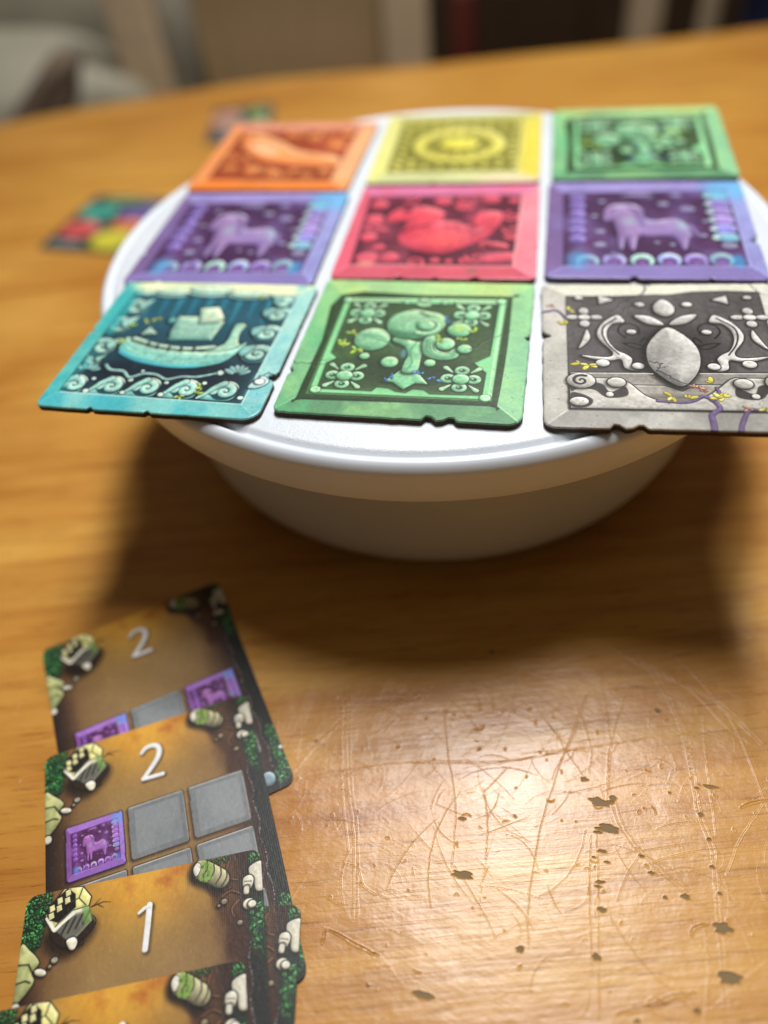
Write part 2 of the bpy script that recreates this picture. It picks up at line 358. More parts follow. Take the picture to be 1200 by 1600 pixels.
    for k in range(5):
        P_ = [(.375 + .016 * k, .60 + .004 * k), (.385 + .018 * k, .69 - .004 * k), (.445 + .014 * k, .742 - .014 * k), (.52 + .006 * k, .728 - .014 * k), (.565 - .002 * k, .68 - .008 * k)]
        s.fill(line(cat(P_, False, 5), .0042, .002), '3f7a55', a=.55); s.fill(line(cat([(x + .006, y - .004) for x, y in P_], False, 5), .003, .001), 'dff5c8', a=.35)
    s.fill(poly(cat([(.375, .60), (.41, .55), (.47, .532), (.54, .55), (.50, .575), (.43, .585)], True, 4)), '35694a', soft=.03, a=.55)
    s.carve(line(spiral(.543, .633, .066, 1.1, 4.2, 1, .45), .013, .008), '9ad2a2', 'effadc', '3b7350', bev=.014, out=.006, oc='2c5238')
    s.carve(ell(.543, .633, .036, .035), '8fcc9c', 'e8f8d0', '2f6244', bev=.03, out=.012, oc='37603f', oa=.9)
    s.fill(line(cat([(.40, .72), (.45, .745), (.50, .735)], False, 5), .004, .002), '4b8a62', a=.6); s.fill(line(cat([(.375, .60), (.40, .55), (.46, .535)], False, 5), .004, .002), '4b8a62', a=.5)
    s.carve(poly(cat([(.555, .545), (.545, .48), (.57, .41), (.64, .385), (.70, .405), (.712, .46), (.69, .475), (.66, .44), (.62, .45), (.60, .50), (.61, .56)], True, 5)), C0, 'd8f2c0', C2, bev=.05, oc=O)
    for k in range(3): s.fill(line(cat([(.562 + .012 * k, .52), (.575 + .012 * k, .44 + .008 * k), (.64, .402 + .014 * k), (.695 - .006 * k, .425 + .01 * k)], False, 5), .0034), '3a7350', a=.7)
    s.carve(ell(.643, .50, .040, .042), '90cf9f', 'e4f6cc', '3c7852', bev=.035, oc=O)
    for x, y, r in ((.691, .606, .052), (.309, .391, .022), (.424, .357, .037), (.595, .361, .024), (.729, .469, .031)):
        s.carve(ell(x, y, r, r * .98), '8cca98', 'dff3c4', '2f6848', bev=r * .9, out=.014, oc=O, oa=.9)
    s.fill(ell(.69, .62, .026, .02), 'b5dc60', soft=.02, a=.7)
    s.fill(line(cat([(.515, .50), (.50, .43), (.52, .36), (.505, .31)], False, 5), .005, .003), '3f7a58', a=.55); s.fill(ell(.475, .42, .012, .03), '5d97b8', soft=.02, a=.6)
    for x, y, k in ((.222, .554, 3), (.195, .481, 4), (.20, .46, 14), (.264, .433, 5), (.617, .543, 6), (.70, .531, 7), (.759, .595, 8)): s.leafs(x, y, .03, ['a9cf3c', '8fc242', 'c7dc55'], k, 5, '22331c')
    for x, y, k in ((.425, .235, 3), (.45, .262, 13), (.574, .282, 4), (.615, .265, 5), (.64, .24, 15), (.55, .29, 25), (.628, .697, 6), (.628, .66, 7)): s.leafs(x, y, .017, ['4f9be0', '5fb0ee', '3b7fd0'], k, 4, '18263a')
    s.crack([(-.01, .335), (.04, .32), (.079, .328), (.12, .345), (.174, .368)]); s.crack([(.079, .328), (.11, .31), (.15, .33)]); s.crack([(.747, .465), (.79, .50), (.819, .547), (.86, .57), (.93, .62)])
    s.speck(200, '2c5a38', 4, a=.55); s.speck(60, 'e4ffdc', 5, a=.3)
    return s.done()

def art_stone():
    s = Print(640, base=hexc('c2c0b6'), seed=31)
    I = [(.103, .112), (.897, .112), (.935, .925), (.112, .895)]
    s.frame(I, ['8f8c87', 'd0cec6', 'dcdcca', 'b1aea6'])
    s.cloud(poly([(0, 0), (1, 0), (1, 1), (0, 1)]), 'dedcd2', .5, 3); s.cloud(poly([(0, 0), (1, 0), (1, .11), (0, .11)]), 'a5a29c', .6, 5)
    pan = [(.103, .112), (.897, .112), (.935, .925), (.80, .935), (.654, .928), (.55, .902), (.504, .905), (.30, .893), (.112, .898)]
    s.carve(poly(pan), '565251', '2c2826', '676462', bev=.02, out=.006, oc='22201e')
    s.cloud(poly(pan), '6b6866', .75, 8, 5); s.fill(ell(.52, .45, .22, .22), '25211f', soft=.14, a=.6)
    O = '151211'; C0, C1, C2 = 'cbc9c4', 'ffffff', '5c5a57'
    def mir(P): return [(1.045 - x, y) for x, y in P]
    # lower apron
    s.carve(poly([(.112, .335), (.93, .345), (.92, .112), (.103, .112)]), '8a8680', 'c9c6be', '5c5955', bev=.012, out=.010, oc=O)
    s.carve(poly([(.31, .258), (.466, .258), (.527, .222), (.585, .266), (.735, .266), (.73, .19), (.31, .19)]), '9b968e', 'd8d5cc', '55524e', bev=.012, out=.010, oc=O)
    s.fill(poly([(.30, .205), (.74, .21), (.74, .16), (.30, .16)]), '7c7870', soft=.02, a=.8)
    ap = cat([(.29, .30), (.335, .27), (.372, .215), (.405, .182), (.46, .158), (.54, .158), (.60, .185), (.66, .24), (.72, .305), (.76, .31)], False, 5)
    s.carve(poly([(.105, .115), (.105, .30), (.27, .30)] + ap + [(.93, .31), (.93, .115)]), 'b7b4ac', 'efede6', '6d6a64', bev=.018, out=.010, oc=O)
    for M in (lambda P: P, mir):
        s.fill(poly(cat(M([(.108, .22), (.14, .235), (.20, .225), (.235, .185), (.285, .18), (.325, .20), (.318, .25), (.29, .232), (.255, .215), (.235, .26), (.20, .28), (.18, .33), (.112, .335)]), True, 4)), '3b3634', soft=.006)
        s.fill(poly(cat(M([(.108, .205), (.15, .20), (.19, .165), (.17, .125), (.11, .125)]), True, 4)), '3b3634', soft=.006)
        x, y = M([(.150, .285)])[0]; s.carve(ell(x, y, .055, .048), 'b5b2aa', C1, '5a5753', bev=.03, oc=O); s.fill(line(spiral(x, y, .036, 1.3, 1.0, -1 if M is mir else 1), .007, .004), '35312f')
        x, y = M([(.138, .155)])[0]; s.carve(ell(x, y, .036, .026), 'c4c1b9', C1, '5a5753', bev=.025, oc=O)
        x, y = M([(.286, .276)])[0]; s.carve(ell(x, y, .035, .030), 'b5b2aa', C1, '5a5753', bev=.03, oc=O, out=.014)
        x, y = M([(.255, .20)])[0]; s.carve(ell(x, y, .015), 'c9c6be', bev=.01, oc=O, out=.006)
        # acanthus scrolls
        s.carve(poly(cat(M([(.320, .745), (.262, .69), (.232, .62), (.238, .56), (.285, .475), (.262, .44), (.16, .452), (.21, .425), (.27, .418), (.315, .425), (.325, .37), (.36, .352), (.392, .362), (.398, .392), (.372, .408), (.352, .392), (.358, .43), (.335, .462), (.30, .49), (.272, .56), (.272, .63), (.30, .68), (.345, .69), (.345, .715)]), True, 4)), C0, C1, C2, bev=.022, out=.014, oc=O)
        s.fill(line(cat(M([(.315, .72), (.262, .66), (.252, .60), (.27, .53), (.31, .46)]), False, 5), .0045, .003), '1b1715')
        for p, rx, ry in (((.241, .401), .027, .024), ((.378, .383), .024, .021), ((.371, .620), .020, .016), ((.423, .827), .022, .017), ((.165, .881), .018, .014)):
            x, y = M([p])[0]; s.carve(ell(x, y, rx, ry), 'cfcdc8', 'ffffff', '5c5a57', bev=.02, oc=O)
        for dx, dy in ((0, .048), (0, -.048), (.05, 0), (-.05, 0)):
            x, y = M([(.182 + dx, .728 + dy)])[0]; s.carve(ell(x, y, .027 if dx else .021, .017 if dx else .024), 'c6c4bf', 'ffffff', C2, bev=.02, oc=O, out=.010)
        x, y = M([(.182, .728)])[0]; s.carve(ell(x, y, .026, .020), 'dddbd6', 'ffffff', C2, bev=.02, oc=O, out=.006)
        s.carve(poly(cat(M([(.190, .635), (.200, .575), (.175, .525), (.150, .50), (.165, .55), (.178, .60)]), True, 4)), C0, C1, C2, bev=.015, oc=O, out=.010)
        s.carve(poly(M([(.25, .898), (.316, .864), (.252, .830)])), C0, C1, C2, bev=.02, oc=O, out=.010)
        s.fill(line(cat(M([(.345, .575), (.318, .62), (.33, .665), (.372, .68), (.402, .65), (.40, .60)]), False, 5), .0045, .003), '191513')
        s.fill(line(cat(M([(.33, .54), (.38, .50), (.42, .51), (.38, .535), (.33, .54)]), False, 5), .004), '191513'); s.fill(line(cat(M([(.40, .545), (.425, .58), (.43, .54), (.405, .52)]), False, 5), .004), '191513')
    # the great fruit with three petals
    s.carve(poly(cat([(.521, .652), (.462, .59), (.422, .50), (.422, .39), (.462, .315), (.527, .255), (.585, .315), (.618, .40), (.622, .50), (.585, .59)], True, 5)), 'a9a7a2', 'f2f1ec', '55534f', bev=.10, out=.026, oc='0e0b0a', oa=.95)
    s.fill(poly([(.527, .62), (.56, .50), (.535, .30), (.60, .40), (.605, .50), (.575, .58)]), 'd5d3cd', soft=.05, a=.5); s.fill(poly([(.50, .60), (.44, .50), (.45, .38), (.50, .45)]), '84817c', soft=.06, a=.5)
    s.carve(poly(cat([(.522, .735), (.484, .765), (.482, .82), (.522, .868), (.562, .82), (.560, .765)], True, 4)), 'bbb9b4', 'ffffff', C2, bev=.04, out=.016, oc=O)
    s.carve(poly(cat([(.508, .671), (.45, .675), (.41, .71), (.395, .742), (.45, .738), (.49, .705)], True, 4)), 'bbb9b4', 'ffffff', C2, bev=.03, out=.014, oc=O)
    s.carve(poly(cat([(.534, .671), (.592, .68), (.632, .715), (.650, .750), (.596, .74), (.552, .708)], True, 4)), 'bbb9b4', 'ffffff', C2, bev=.03, out=.014, oc=O)
    s.fill(line([(.112, .333), (.43, .333)], .003), 'dedbd2', a=.7); s.fill(line([(.61, .338), (.93, .342)], .003), 'dedbd2', a=.7)
    s.crack([(.43, .41), (.47, .40), (.45, .37), (.49, .38)], r=.003); s.crack([(.44, .36), (.50, .31), (.56, .27)], r=.005, a=.9)
    s.crack([(.456, 1.02), (.451, .938), (.40, .88), (.351, .84), (.30, .77)], r=.0045); s.crack([(.37, .86), (.41, .82), (.36, .80), (.34, .745)], r=.004); s.crack([(.9, 1.0), (.93, .93), (.98, .90)], r=.003)
    V = '6f5a86'
    for P, r in (([(.611, -.02), (.614, .04), (.616, .09), (.65, .126), (.632, .173), (.599, .197), (.566, .171), (.52, .158), (.43, .165)], .010), ([(.70, -.02), (.713, .037), (.752, .118), (.80, .118), (.88, .10)], .008), ([(-.02, .765), (.03, .775), (.06, .784), (.085, .76), (.102, .72)], .006), ([(.63, .175), (.66, .215), (.655, .25)], .008)):
        s.carve(line(cat(P, False, 5), r, r * .45), V, '9a86b0', '3f2f55', bev=.01, out=.005, oc='2d2438')
    for x, y, k in ((.117, .784, 3), (.101, .674, 4), (.185, .386, 5), (.15, .395, 35), (.484, .194, 6), (.546, .183, 7), (.641, .278, 8), (.66, .186, 9), (.672, .20, 19), (.812, .131, 10), (.87, .105, 11)): s.leafs(x, y, .032, ['d9d04e', 'c6b93a', 'e8e27c'], k, 4, '5a5228')
    for x, y, k in ((.043, .816, 3), (.595, .246, 4), (.575, .25, 14), (.615, .24, 24), (.747, .129, 5)): s.leafs(x, y, .018, ['c9977c', 'b98068', 'ddb09a'], k, 5, '5d4238')
    s.speck(260, '4c4944', 4, a=.6); s.speck(80, 'ffffff', 5, a=.3)
    return s.done()

HORSE = [(.282, .576), (.294, .664), (.332, .724), (.424, .731), (.482, .674), (.488, .586), (.534, .554), (.633, .576), (.684, .502), (.7, .39), (.684, .38), (.663, .273), (.644, .273), (.631, .356), (.604, .396), (.503, .389), (.446, .388), (.426, .27), (.404, .269), (.395, .354), (.383, .368), (.369, .269), (.351, .278), (.35, .398), (.339, .501), (.326, .554), (.296, .543)]
def art_horse(nx=448):
    s = Print(nx, base=hexc('43264c'), seed=41)
    I = [(.09, .105), (.925, .12), (.922, .878), (.083, .865)]
    s.cloud(poly([(0, 0), (1, 0), (1, 1), (0, 1)]), '6a3f70', .6, 3, 5); O = '251230'
    for k in range(6):
        y = .80 - k * .088; s.carve(ell(.155, y, .042, .040), '8d78c8', 'c4baf2', '4a3470', bev=.03, oc=O); s.fill(ell(.15, y - .01, .02, .018), '5d3f86', soft=.02, a=.8)
    for k in range(6):
        y = .82 - k * .088; s.carve(poly(cat([(.80, y + .01), (.815, y + .045), (.90, y + .04), (.905, y - .03), (.83, y - .038)], True, 4)), ['8fc8d0', '8a70c0', '9a80cc', 'a888d8', '8f88dc', '7cb8d0'][k], 'd6ecf4', '4d3378', bev=.03, oc=O)
        s.carve(ell(.808, y, .020, .022), 'bcd8dc', bev=.015, oc=O, out=.006)
    for i, (x, y) in enumerate([(.20, .152), (.325, .160), (.452, .162), (.576, .168), (.695, .166), (.81, .176)]):
        s.carve(ell(x, y, .056, .062), ['8fd0d0', 'a9a0dc', 'a6d6c8', '9fb0e0', 'a58ad8', '8fd8c4'][i], 'e6f8f4', '58407e', bev=.03, oc=O); s.fill(ell(x, y - .014, .034, .036), '5b3a78', soft=.012)
        s.fill(ell(x, y - .028, .020, .018), 'a06fb4', soft=.014, a=.7)
    s.fill(poly([(.09, .10), (.92, .12), (.92, .128), (.09, .118)]), O, soft=.02)
    for x, y, r in [(.261, .307, .028), (.28, .76, .018), (.51, .822, .032), (.586, .729, .026), (.70, .673, .034), (.858, .304, .034), (.264, .438, .024), (.655, .83, .026), (.774, .544, .018), (.40, .82, .020), (.24, .60, .016), (.75, .40, .018), (.60, .31, .014), (.53, .33, .012), (.32, .22, .012)]:
        s.carve(ell(x, y, r * 1.15, r * .85), '8f88aa', 'c8ccd8', '43305c', bev=.02, oc=O)
    s.carve(ell(.47, .835, .07, .02), '8d7fa6', 'c0bcd4', '4a3565', bev=.02, oc=O)
    s.carve(poly(cat(HORSE, True, 3)), '9a7fb0', 'd2cbe0', '5b3f78', bev=.07, oc=O, out=.016)
    for k in range(5): s.fill(line(cat([(.40 + .018 * k, .725 - .012 * k), (.43 + .014 * k, .67 - .02 * k), (.45 + .005 * k, .60 - .03 * k)], False, 4), .005, .003), '5d447a', a=.7)
    s.fill(ell(.335, .675, .012, .010), '352040'); s.fill(line([(.70, .50), (.735, .40)], .012, .006), '8a72a8'); s.fill(ell(.66, .50, .03, .05), 'a6c0cc', soft=.05, a=.7); s.fill(ell(.41, .55, .035, .05), 'a6b8c8', soft=.05, a=.6)
    s.frame(I, ['8275b0', '99a0d8', '9c90cc', '775f92'])
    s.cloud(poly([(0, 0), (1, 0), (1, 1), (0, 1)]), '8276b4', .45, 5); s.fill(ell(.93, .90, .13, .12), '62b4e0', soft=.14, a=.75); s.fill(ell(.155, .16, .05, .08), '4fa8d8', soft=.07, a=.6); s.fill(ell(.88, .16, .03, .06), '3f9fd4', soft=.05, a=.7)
    for i in range(4): s.fill(line([I[i], I[(i + 1) % 4]], .004), 'b9b4ee' if i in (0, 1) else '382048', a=.7)
    s.crack([(1, .42), (.96, .36), (.93, .33)], '1a1024'); s.crack([(0, .25), (.04, .27)], '1a1024')
    s.speck(60, '3a2450', 4, a=.5)
    return s.done()
def art_bird():
    s = Print(448, base=hexc('5c2436'), seed=51)
    I = [(.085, .125), (.885, .115), (.905, .865), (.065, .86)]
    O = '3c1424'; a, b, c = 'd84f62', 'f58a90', '8a2b40'
    for x, y, r in [(.13, .60, .05), (.60, .74, .055), (.157, .19, .06), (.27, .20, .05), (.13, .40, .045), (.20, .30, .035), (.74, .33, .04), (.50, .17, .026), (.57, .16, .022), (.645, .165, .03), (.13, .76, .05), (.74, .82, .05), (.86, .80, .03), (.86, .40, .035), (.20, .48, .022), (.48, .80, .05)]:
        s.carve(ell(x, y, r, r * .92), a, b, c, bev=r * .8, oc=O)
    s.carve(ell(.81, .20, .10, .045, .2), a, b, c, bev=.05, oc=O); s.carve(ell(.80, .32, .06, .028, -.3), a, b, c, bev=.05, oc=O)
    bird = [(.271, .353), (.255, .46), (.285, .56), (.262, .62), (.18, .60), (.15, .66), (.19, .76), (.28, .82), (.42, .80), (.505, .72), (.50, .62), (.594, .61), (.66, .53), (.69, .68), (.745, .74), (.85, .72), (.835, .56), (.768, .416), (.664, .303), (.531, .215), (.374, .251)]
    bird = [(.5 + (x - .5) * .88, .49 + (y - .52) * .84) for x, y in bird]
    for x, y, r, t in ((.15, .50, .06, 1), (.87, .48, .05, 3), (.62, .80, .06, 2), (.30, .84, .05, 4), (.40, .15, .05, 5), (.86, .62, .05, 2), (.12, .86, .04, 1), (.70, .20, .05, 3)):
        s.carve(line(spiral(x, y, r, 1.3, t), .011, .006), a, b, c, bev=.01, oc=O, out=.008)
    s.carve(poly(cat(bird, True, 3)), 'dd4a5b', 'fb8c90', '96293e', bev=.10, oc=O, out=.02)
    s.fill(line(cat([(.30, .45), (.342, .492), (.422, .535), (.50, .64)], False, 5), .016, .006), '7a2038', a=.85); s.fill(line(cat([(.64, .66), (.66, .55), (.70, .46)], False, 5), .014, .006), '7a2038', a=.8)
    for k in range(6): s.fill(line(cat([(.40 + .05 * k, .30 + .01 * k), (.44 + .045 * k, .37), (.43 + .05 * k, .44)], False, 4), .005, .002), '8a2b40', a=.6)
    for k in range(4): s.fill(line(cat([(.70 + .03 * k, .42 + .03 * k), (.72 + .03 * k, .54), (.72 + .034 * k, .66)], False, 4), .006, .003), '7a2038', a=.7)
    for k in range(3): s.carve(ell(.55 + .07 * k, .53 - .03 * k, .035, .022, .4), 'e4606e', 'ffa8a4', '8a2b40', bev=.02, oc=O, out=.012)
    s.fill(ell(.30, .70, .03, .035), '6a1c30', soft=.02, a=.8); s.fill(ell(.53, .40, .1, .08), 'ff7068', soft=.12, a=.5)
    s.fill(line(spiral(.33, .70, .07, 1.1, 3.5), .006), '8a2b40', a=.6)
    s.frame(I, ['c95566', 'e58b98', 'd678a2', 'd95f74'])
    s.cloud(poly([(0, 0), (1, 0), (1, 1), (0, 1)]), 'e0687c', .4, 5)
    for i in range(4): s.fill(line([I[i], I[(i + 1) % 4]], .005), 'f7b0ae' if i in (0, 1) else '5a1c34', a=.7)
    s.speck(100, '7a2a3c', 4, a=.5); s.fill(ell(.69, .07, .03, .02), '8a6a60', a=.7); s.fill(ell(.16, .14, .04, .03), 'e79a8c', soft=.03, a=.7)
    return s.done()
def art_fish():
    s = Print(384, base=hexc('9a4526'), seed=61)
    I = [(.10, .12), (.88, .11), (.90, .87), (.09, .86)]
    s.cloud(poly([(0, 0), (1, 0), (1, 1), (0, 1)]), 'b8553a', .7, 3, 4); O = '5a2a1a'; a, b, c = 'e0864a', 'ffc48c', '9a4526'
    for x, y, r in [(.177, .30, .055), (.346, .26, .06), (.485, .22, .05), (.62, .25, .04), (.704, .19, .045), (.80, .24, .045), (.62, .74, .05), (.785, .62, .06), (.25, .44, .03), (.85, .40, .03), (.15, .78, .04), (.83, .80, .04), (.45, .80, .04)]:
        s.carve(ell(x, y, r, r), a, b, c, bev=r * .8, oc=O)
    for x, y, r, t in ((.30, .42, .06, 1), (.55, .20, .06, 3), (.80, .70, .06, 2), (.50, .82, .05, 4), (.68, .82, .05, 1), (.84, .30, .05, 5), (.16, .45, .05, 2), (.22, .84, .05, 3), (.42, .28, .05, 4)):
        s.carve(line(spiral(x, y, r, 1.3, t), .012, .006), a, b, c, bev=.01, oc=O, out=.008)
    s.fill(line(spiral(.17, .32, .08, 1.4, 1.2), .010), '7a3820', a=.6); s.fill(line(spiral(.72, .24, .09, 1.4, 2.2), .010), '7a3820', a=.6)
    s.carve(poly(cat([(.153, .627), (.15, .76), (.23, .80), (.389, .71), (.573, .54), (.83, .46), (.87, .34), (.80, .31), (.628, .32), (.372, .395), (.25, .50)], True, 4)), 'ef9658', 'ffd0a0', 'b85a30', bev=.09, oc=O, out=.02)
    s.fill(ell(.33, .58, .13, .06, -.6), 'f2c59c', soft=.07, a=.8); s.fill(ell(.22, .72, .02), '6a3018')
    s.frame(I, ['e08038', 'efb07c', 'dc9478', 'e8935a']); s.cloud(poly([(0, 0), (1, 0), (1, .12), (0, .12)]), 'ee7a28', .6, 5)
    for i in range(4): s.fill(line([I[i], I[(i + 1) % 4]], .005), 'ffd0a8' if i in (0, 1) else '6a3018', a=.6)
    return s.done()
def art_sun():
    s = Print(384, base=hexc('8d8a3a'), seed=71)
    I = [(.11, .13), (.87, .13), (.88, .88), (.11, .88)]
    O = '5f5c22'; a, b, c = 'cfc860', 'f3efa0', '8a8434'
    for k in range(9):
        t = .15 + k * .087
        for x, y in ((t, .20), (t, .82), (.165, t + .02), (.83, t + .02), (t, .28), (t, .745)): s.carve(ell(x, y, .022, .024), a, b, c, bev=.02, oc=O, out=.014)
    s.carve(ell(.50, .51, .285, .255), 'd6cf62', 'f8f4a8', '96903a', bev=.05, oc=O, out=.03); s.fill(ell(.50, .51, .205, .175), '8f8a35', soft=.02)
    for k in range(12):
        q = k * math.pi / 6; s.carve(ell(.50 + .165 * math.cos(q), .51 + .135 * math.sin(q), .034, .018, q), a, b, c, bev=.02, oc=O, out=.01)
    s.fill(ell(.36, .51, .05, .05), '716c22', soft=.04, a=.7); s.fill(ell(.64, .52, .05, .05), '716c22', soft=.04, a=.7)
    s.carve(ell(.50, .52, .12, .09), 'dcd456', 'fffb80', '968c20', bev=.07, oc=O, out=.02)
    s.frame(I, ['ccd094', 'd9cd55', 'bdb968', 'dcdb86']); s.fill(ell(.98, .3, .06, .4), 'e2d24c', soft=.08, a=.5); s.fill(ell(.85, .03, .2, .05), 'efcfae', soft=.08, a=.8)
    for i in range(4): s.fill(line([I[i], I[(i + 1) % 4]], .005), 'f4f0b4' if i in (0, 1) else '68642a', a=.6)
    return s.done()
CW, CL, CU = 1.038, 1.362, 0.0635          # a card in units of CU metres; y runs down the card
def art_card(num, cells, top=.405, rows=3):
    s = Print(600, CW, CL, base=hexc('8f6a3e'), up=-1, seed=81)
    X, Y = s.X, s.Y
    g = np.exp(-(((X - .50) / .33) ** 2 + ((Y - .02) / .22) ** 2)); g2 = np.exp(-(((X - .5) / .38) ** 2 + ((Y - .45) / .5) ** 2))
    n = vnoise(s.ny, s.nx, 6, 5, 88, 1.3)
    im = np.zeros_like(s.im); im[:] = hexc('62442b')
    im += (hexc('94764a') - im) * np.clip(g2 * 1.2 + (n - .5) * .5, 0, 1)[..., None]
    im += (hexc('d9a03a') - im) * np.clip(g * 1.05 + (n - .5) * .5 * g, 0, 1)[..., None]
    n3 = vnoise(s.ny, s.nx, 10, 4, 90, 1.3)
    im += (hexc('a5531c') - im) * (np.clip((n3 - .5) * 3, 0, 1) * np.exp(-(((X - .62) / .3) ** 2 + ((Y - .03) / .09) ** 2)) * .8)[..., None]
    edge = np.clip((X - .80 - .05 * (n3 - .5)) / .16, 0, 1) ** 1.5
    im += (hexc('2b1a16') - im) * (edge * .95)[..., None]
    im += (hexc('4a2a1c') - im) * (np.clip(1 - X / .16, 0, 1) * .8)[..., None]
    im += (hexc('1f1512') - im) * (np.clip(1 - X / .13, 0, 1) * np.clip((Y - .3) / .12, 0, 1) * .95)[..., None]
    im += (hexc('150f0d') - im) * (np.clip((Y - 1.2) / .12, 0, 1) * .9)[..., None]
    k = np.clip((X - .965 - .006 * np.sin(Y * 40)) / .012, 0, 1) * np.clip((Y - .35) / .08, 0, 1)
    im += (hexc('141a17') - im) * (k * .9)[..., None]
    s.im = im; O = '120c08'
    # right side: soil, roots, grass, broken statue
    s.cloud(poly([(.80, .10), (CW, .02), (CW, .40), (.88, .42)]), '3d2114', .9, 5, 9, .3, .6)
    for P in ([(.90, .02), (.885, .06), (.895, .10), (.93, .115)], [(.86, .17), (.90, .155), (.94, .175)], [(.93, .20), (.90, .23), (.91, .26)], [(.84, .13), (.87, .145), (.90, .14)]):
        s.carve(line(cat(P, False, 5), .006, .003), '7a4a30', 'a87450', '3a2014', bev=.008, out=.005, oc=O)
    q = random.Random(5)
    def grass(reg, n, seed, cols=('2e8a3a', '3fa648', '226b30', '58c060', '1b4f26')):
        q = random.Random(seed)
        for _ in range(n * 2):
            x, y = q.uniform(reg[0], reg[2]), q.uniform(reg[1], reg[3]); r = q.uniform(.004, .011)
            s.carve(ell(x, y, r, r * q.uniform(.3, .6), q.uniform(0, 3.1)), q.choice(cols), bev=.006, out=.004, oc='0a1a0c', oa=.7)
    s.fill(poly(cat([(0, 0), (.10, .012), (.115, .07), (.10, .13), (.085, .2), (.06, .235), (0, .23)], True, 4)), '11301a', soft=.02)
    grass((.0, .01, .10, .13), 90, 3); grass((.0, .11, .085, .215), 60, 4); grass((.04, .0, .12, .05), 18, 6, ('3fa648', '6a5a2a', '2e7a36'))
    s.fill(poly(cat([(.975, .17), (1.05, .17), (1.05, .42), (1.0, .42), (.965, .30)], True, 4)), '10281a', soft=.02, a=.9)
    grass((.975, .22, 1.03, .32), 36, 7); grass((.985, .31, 1.02, .40), 16, 8); grass((.985, .01, 1.03, .055), 12, 9, ('3fa648', '58c060')); grass((.76, .0, .90, .03), 16, 19, ('4a5a2a', '3a4a22', '5a6a34'))
    grass((.99, 1.02, 1.035, 1.30), 90, 10); grass((.96, 1.27, 1.03, 1.33), 26, 11)
    s.carve(ell(.925, 1.29, .032, .036), '7f9aa4', 'd6ecf4', '3a4a54', bev=.03, oc=O); s.carve(ell(1.03, 1.16, .012, .010), 'e8f0ec', bev=.01, out=.005)
    W0, W1, W2 = 'ddd8c4', 'fffff4', '8a8270'
    for P in ([(.985, .07), (1.045, .06), (1.05, .165), (1.01, .175), (1.0, .125), (.985, .11)], [(.955, .115), (.985, .105), (1.0, .125), (.985, .16), (.955, .162)], [(.958, .15), (.978, .148), (.975, .18), (.955, .178)]):
        s.carve(poly(cat(P, True, 4)), W0, W1, W2, bev=.02, oc=O, out=.014)
    s.fill(line([(.96, .128), (.99, .132)], .003), '6a6250', a=.7); s.fill(line([(.958, .145), (.985, .150)], .003), '6a6250', a=.7)
    for x, y, r in ((.975, .222, .024), (.988, .225, .016), (.869, .192, .012), (.933, .288, .010), (.845, .205, .006), (.153, .279, .013), (.258, .232, .009), (.135, .30, .007)):
        s.carve(ell(x, y, r * 1.1, r * .9), 'e0dac6' if r > .012 else '8f7c62', W1 if r > .012 else 'c9b898', '6f6552', bev=.012, oc=O, out=.010)
    # fallen column drum
    s.carve(poly(cat([(.735, .035), (.748, .008), (.775, -.002), (.815, .018), (.86, .05), (.885, .072), (.893, .105), (.872, .132), (.835, .128), (.795, .10), (.755, .078), (.738, .062)], True, 4)), 'a9a27e', 'eceab8', '4b4636', bev=.045, oc=O, out=.026, oa=.95)
    s.fill(poly(cat([(.775, .0), (.812, .018), (.828, .04), (.815, .075), (.795, .098), (.758, .078), (.775, .05)], True, 4)), '86a04c', soft=.01, a=.8)
    for k, (x, y) in enumerate(((.785, .045), (.815, .066), (.845, .085), (.87, .10))): s.fill(line(cat([(x + .012, y - .038), (x + .012, y - .005), (x - .012, y + .028)], False, 4), .0035), '3c3828', a=.85)
    s.carve(poly(cat([(.735, .032), (.752, .008), (.768, .02), (.762, .05), (.745, .064)], True, 4)), 'e4e2d0', 'ffffff', '8c8870', bev=.012, out=.004, oc=O)
    for k in range(26): s.fill(ell(q.uniform(.765, .82), q.uniform(.01, .09), q.uniform(.003, .007)), q.choice(['5d8a34', '7fae48', '42702a']), a=.8)
    # ruined capital, top left
    s.carve(poly(cat([(.125, .165), (.17, .235), (.23, .24), (.30, .19), (.31, .15), (.25, .12)], True, 4)), '2a1a10', bev=.01, out=.04, oc=O, oa=.8)
    s.carve(poly([(.165, -.002), (.245, .006), (.285, .055), (.275, .10), (.212, .098), (.135, .16), (.102, .12), (.098, .085)]), 'd9d489', 'fbf8bc', '8f8a52', bev=.025, oc=O, out=.014)
    s.carve(poly([(.212, .098), (.278, .092), (.298, .155), (.215, .228), (.185, .205), (.135, .16), (.15, .14)]), '8f8f7c', 'c8c8ae', '3e3d38', bev=.025, oc=O, out=.006)
    s.fill(poly([(.145, .155), (.21, .115), (.262, .118), (.285, .155), (.215, .215), (.18, .19)]), '57564f', soft=.01, a=.75)
    for k in range(4): s.fill(line([(.165 + .032 * k, .195 - .012 * k), (.195 + .03 * k, .135 - .008 * k)], .0045), '26251f', a=.85)
    s.fill(line([(.10, .095), (.14, .165), (.21, .105), (.275, .10)], .006), 'f2f0d8', a=.85)
    s.fill(poly([(.100, .112), (.096, .075), (.118, .045), (.150, .02), (.178, -.002), (.215, .03), (.222, .085), (.150, .135)]), '17140e', soft=.006)
    for x, y in ((.116, .086), (.147, .060), (.180, .034)):
        for dy in (0, .031): s.carve(poly([(x - .011, y - .024 + dy), (x + .010, y - .030 + dy), (x + .016, y - .006 + dy), (x - .006, y + .002 + dy)]), 'e2dcA0'.lower(), 'fffcd0', '8f8a5c', bev=.008, out=.004, oc='17140e')
    s.fill(line([(.098, .108), (.134, .162), (.215, .112)], .0055), 'f6f4e4', a=.9)
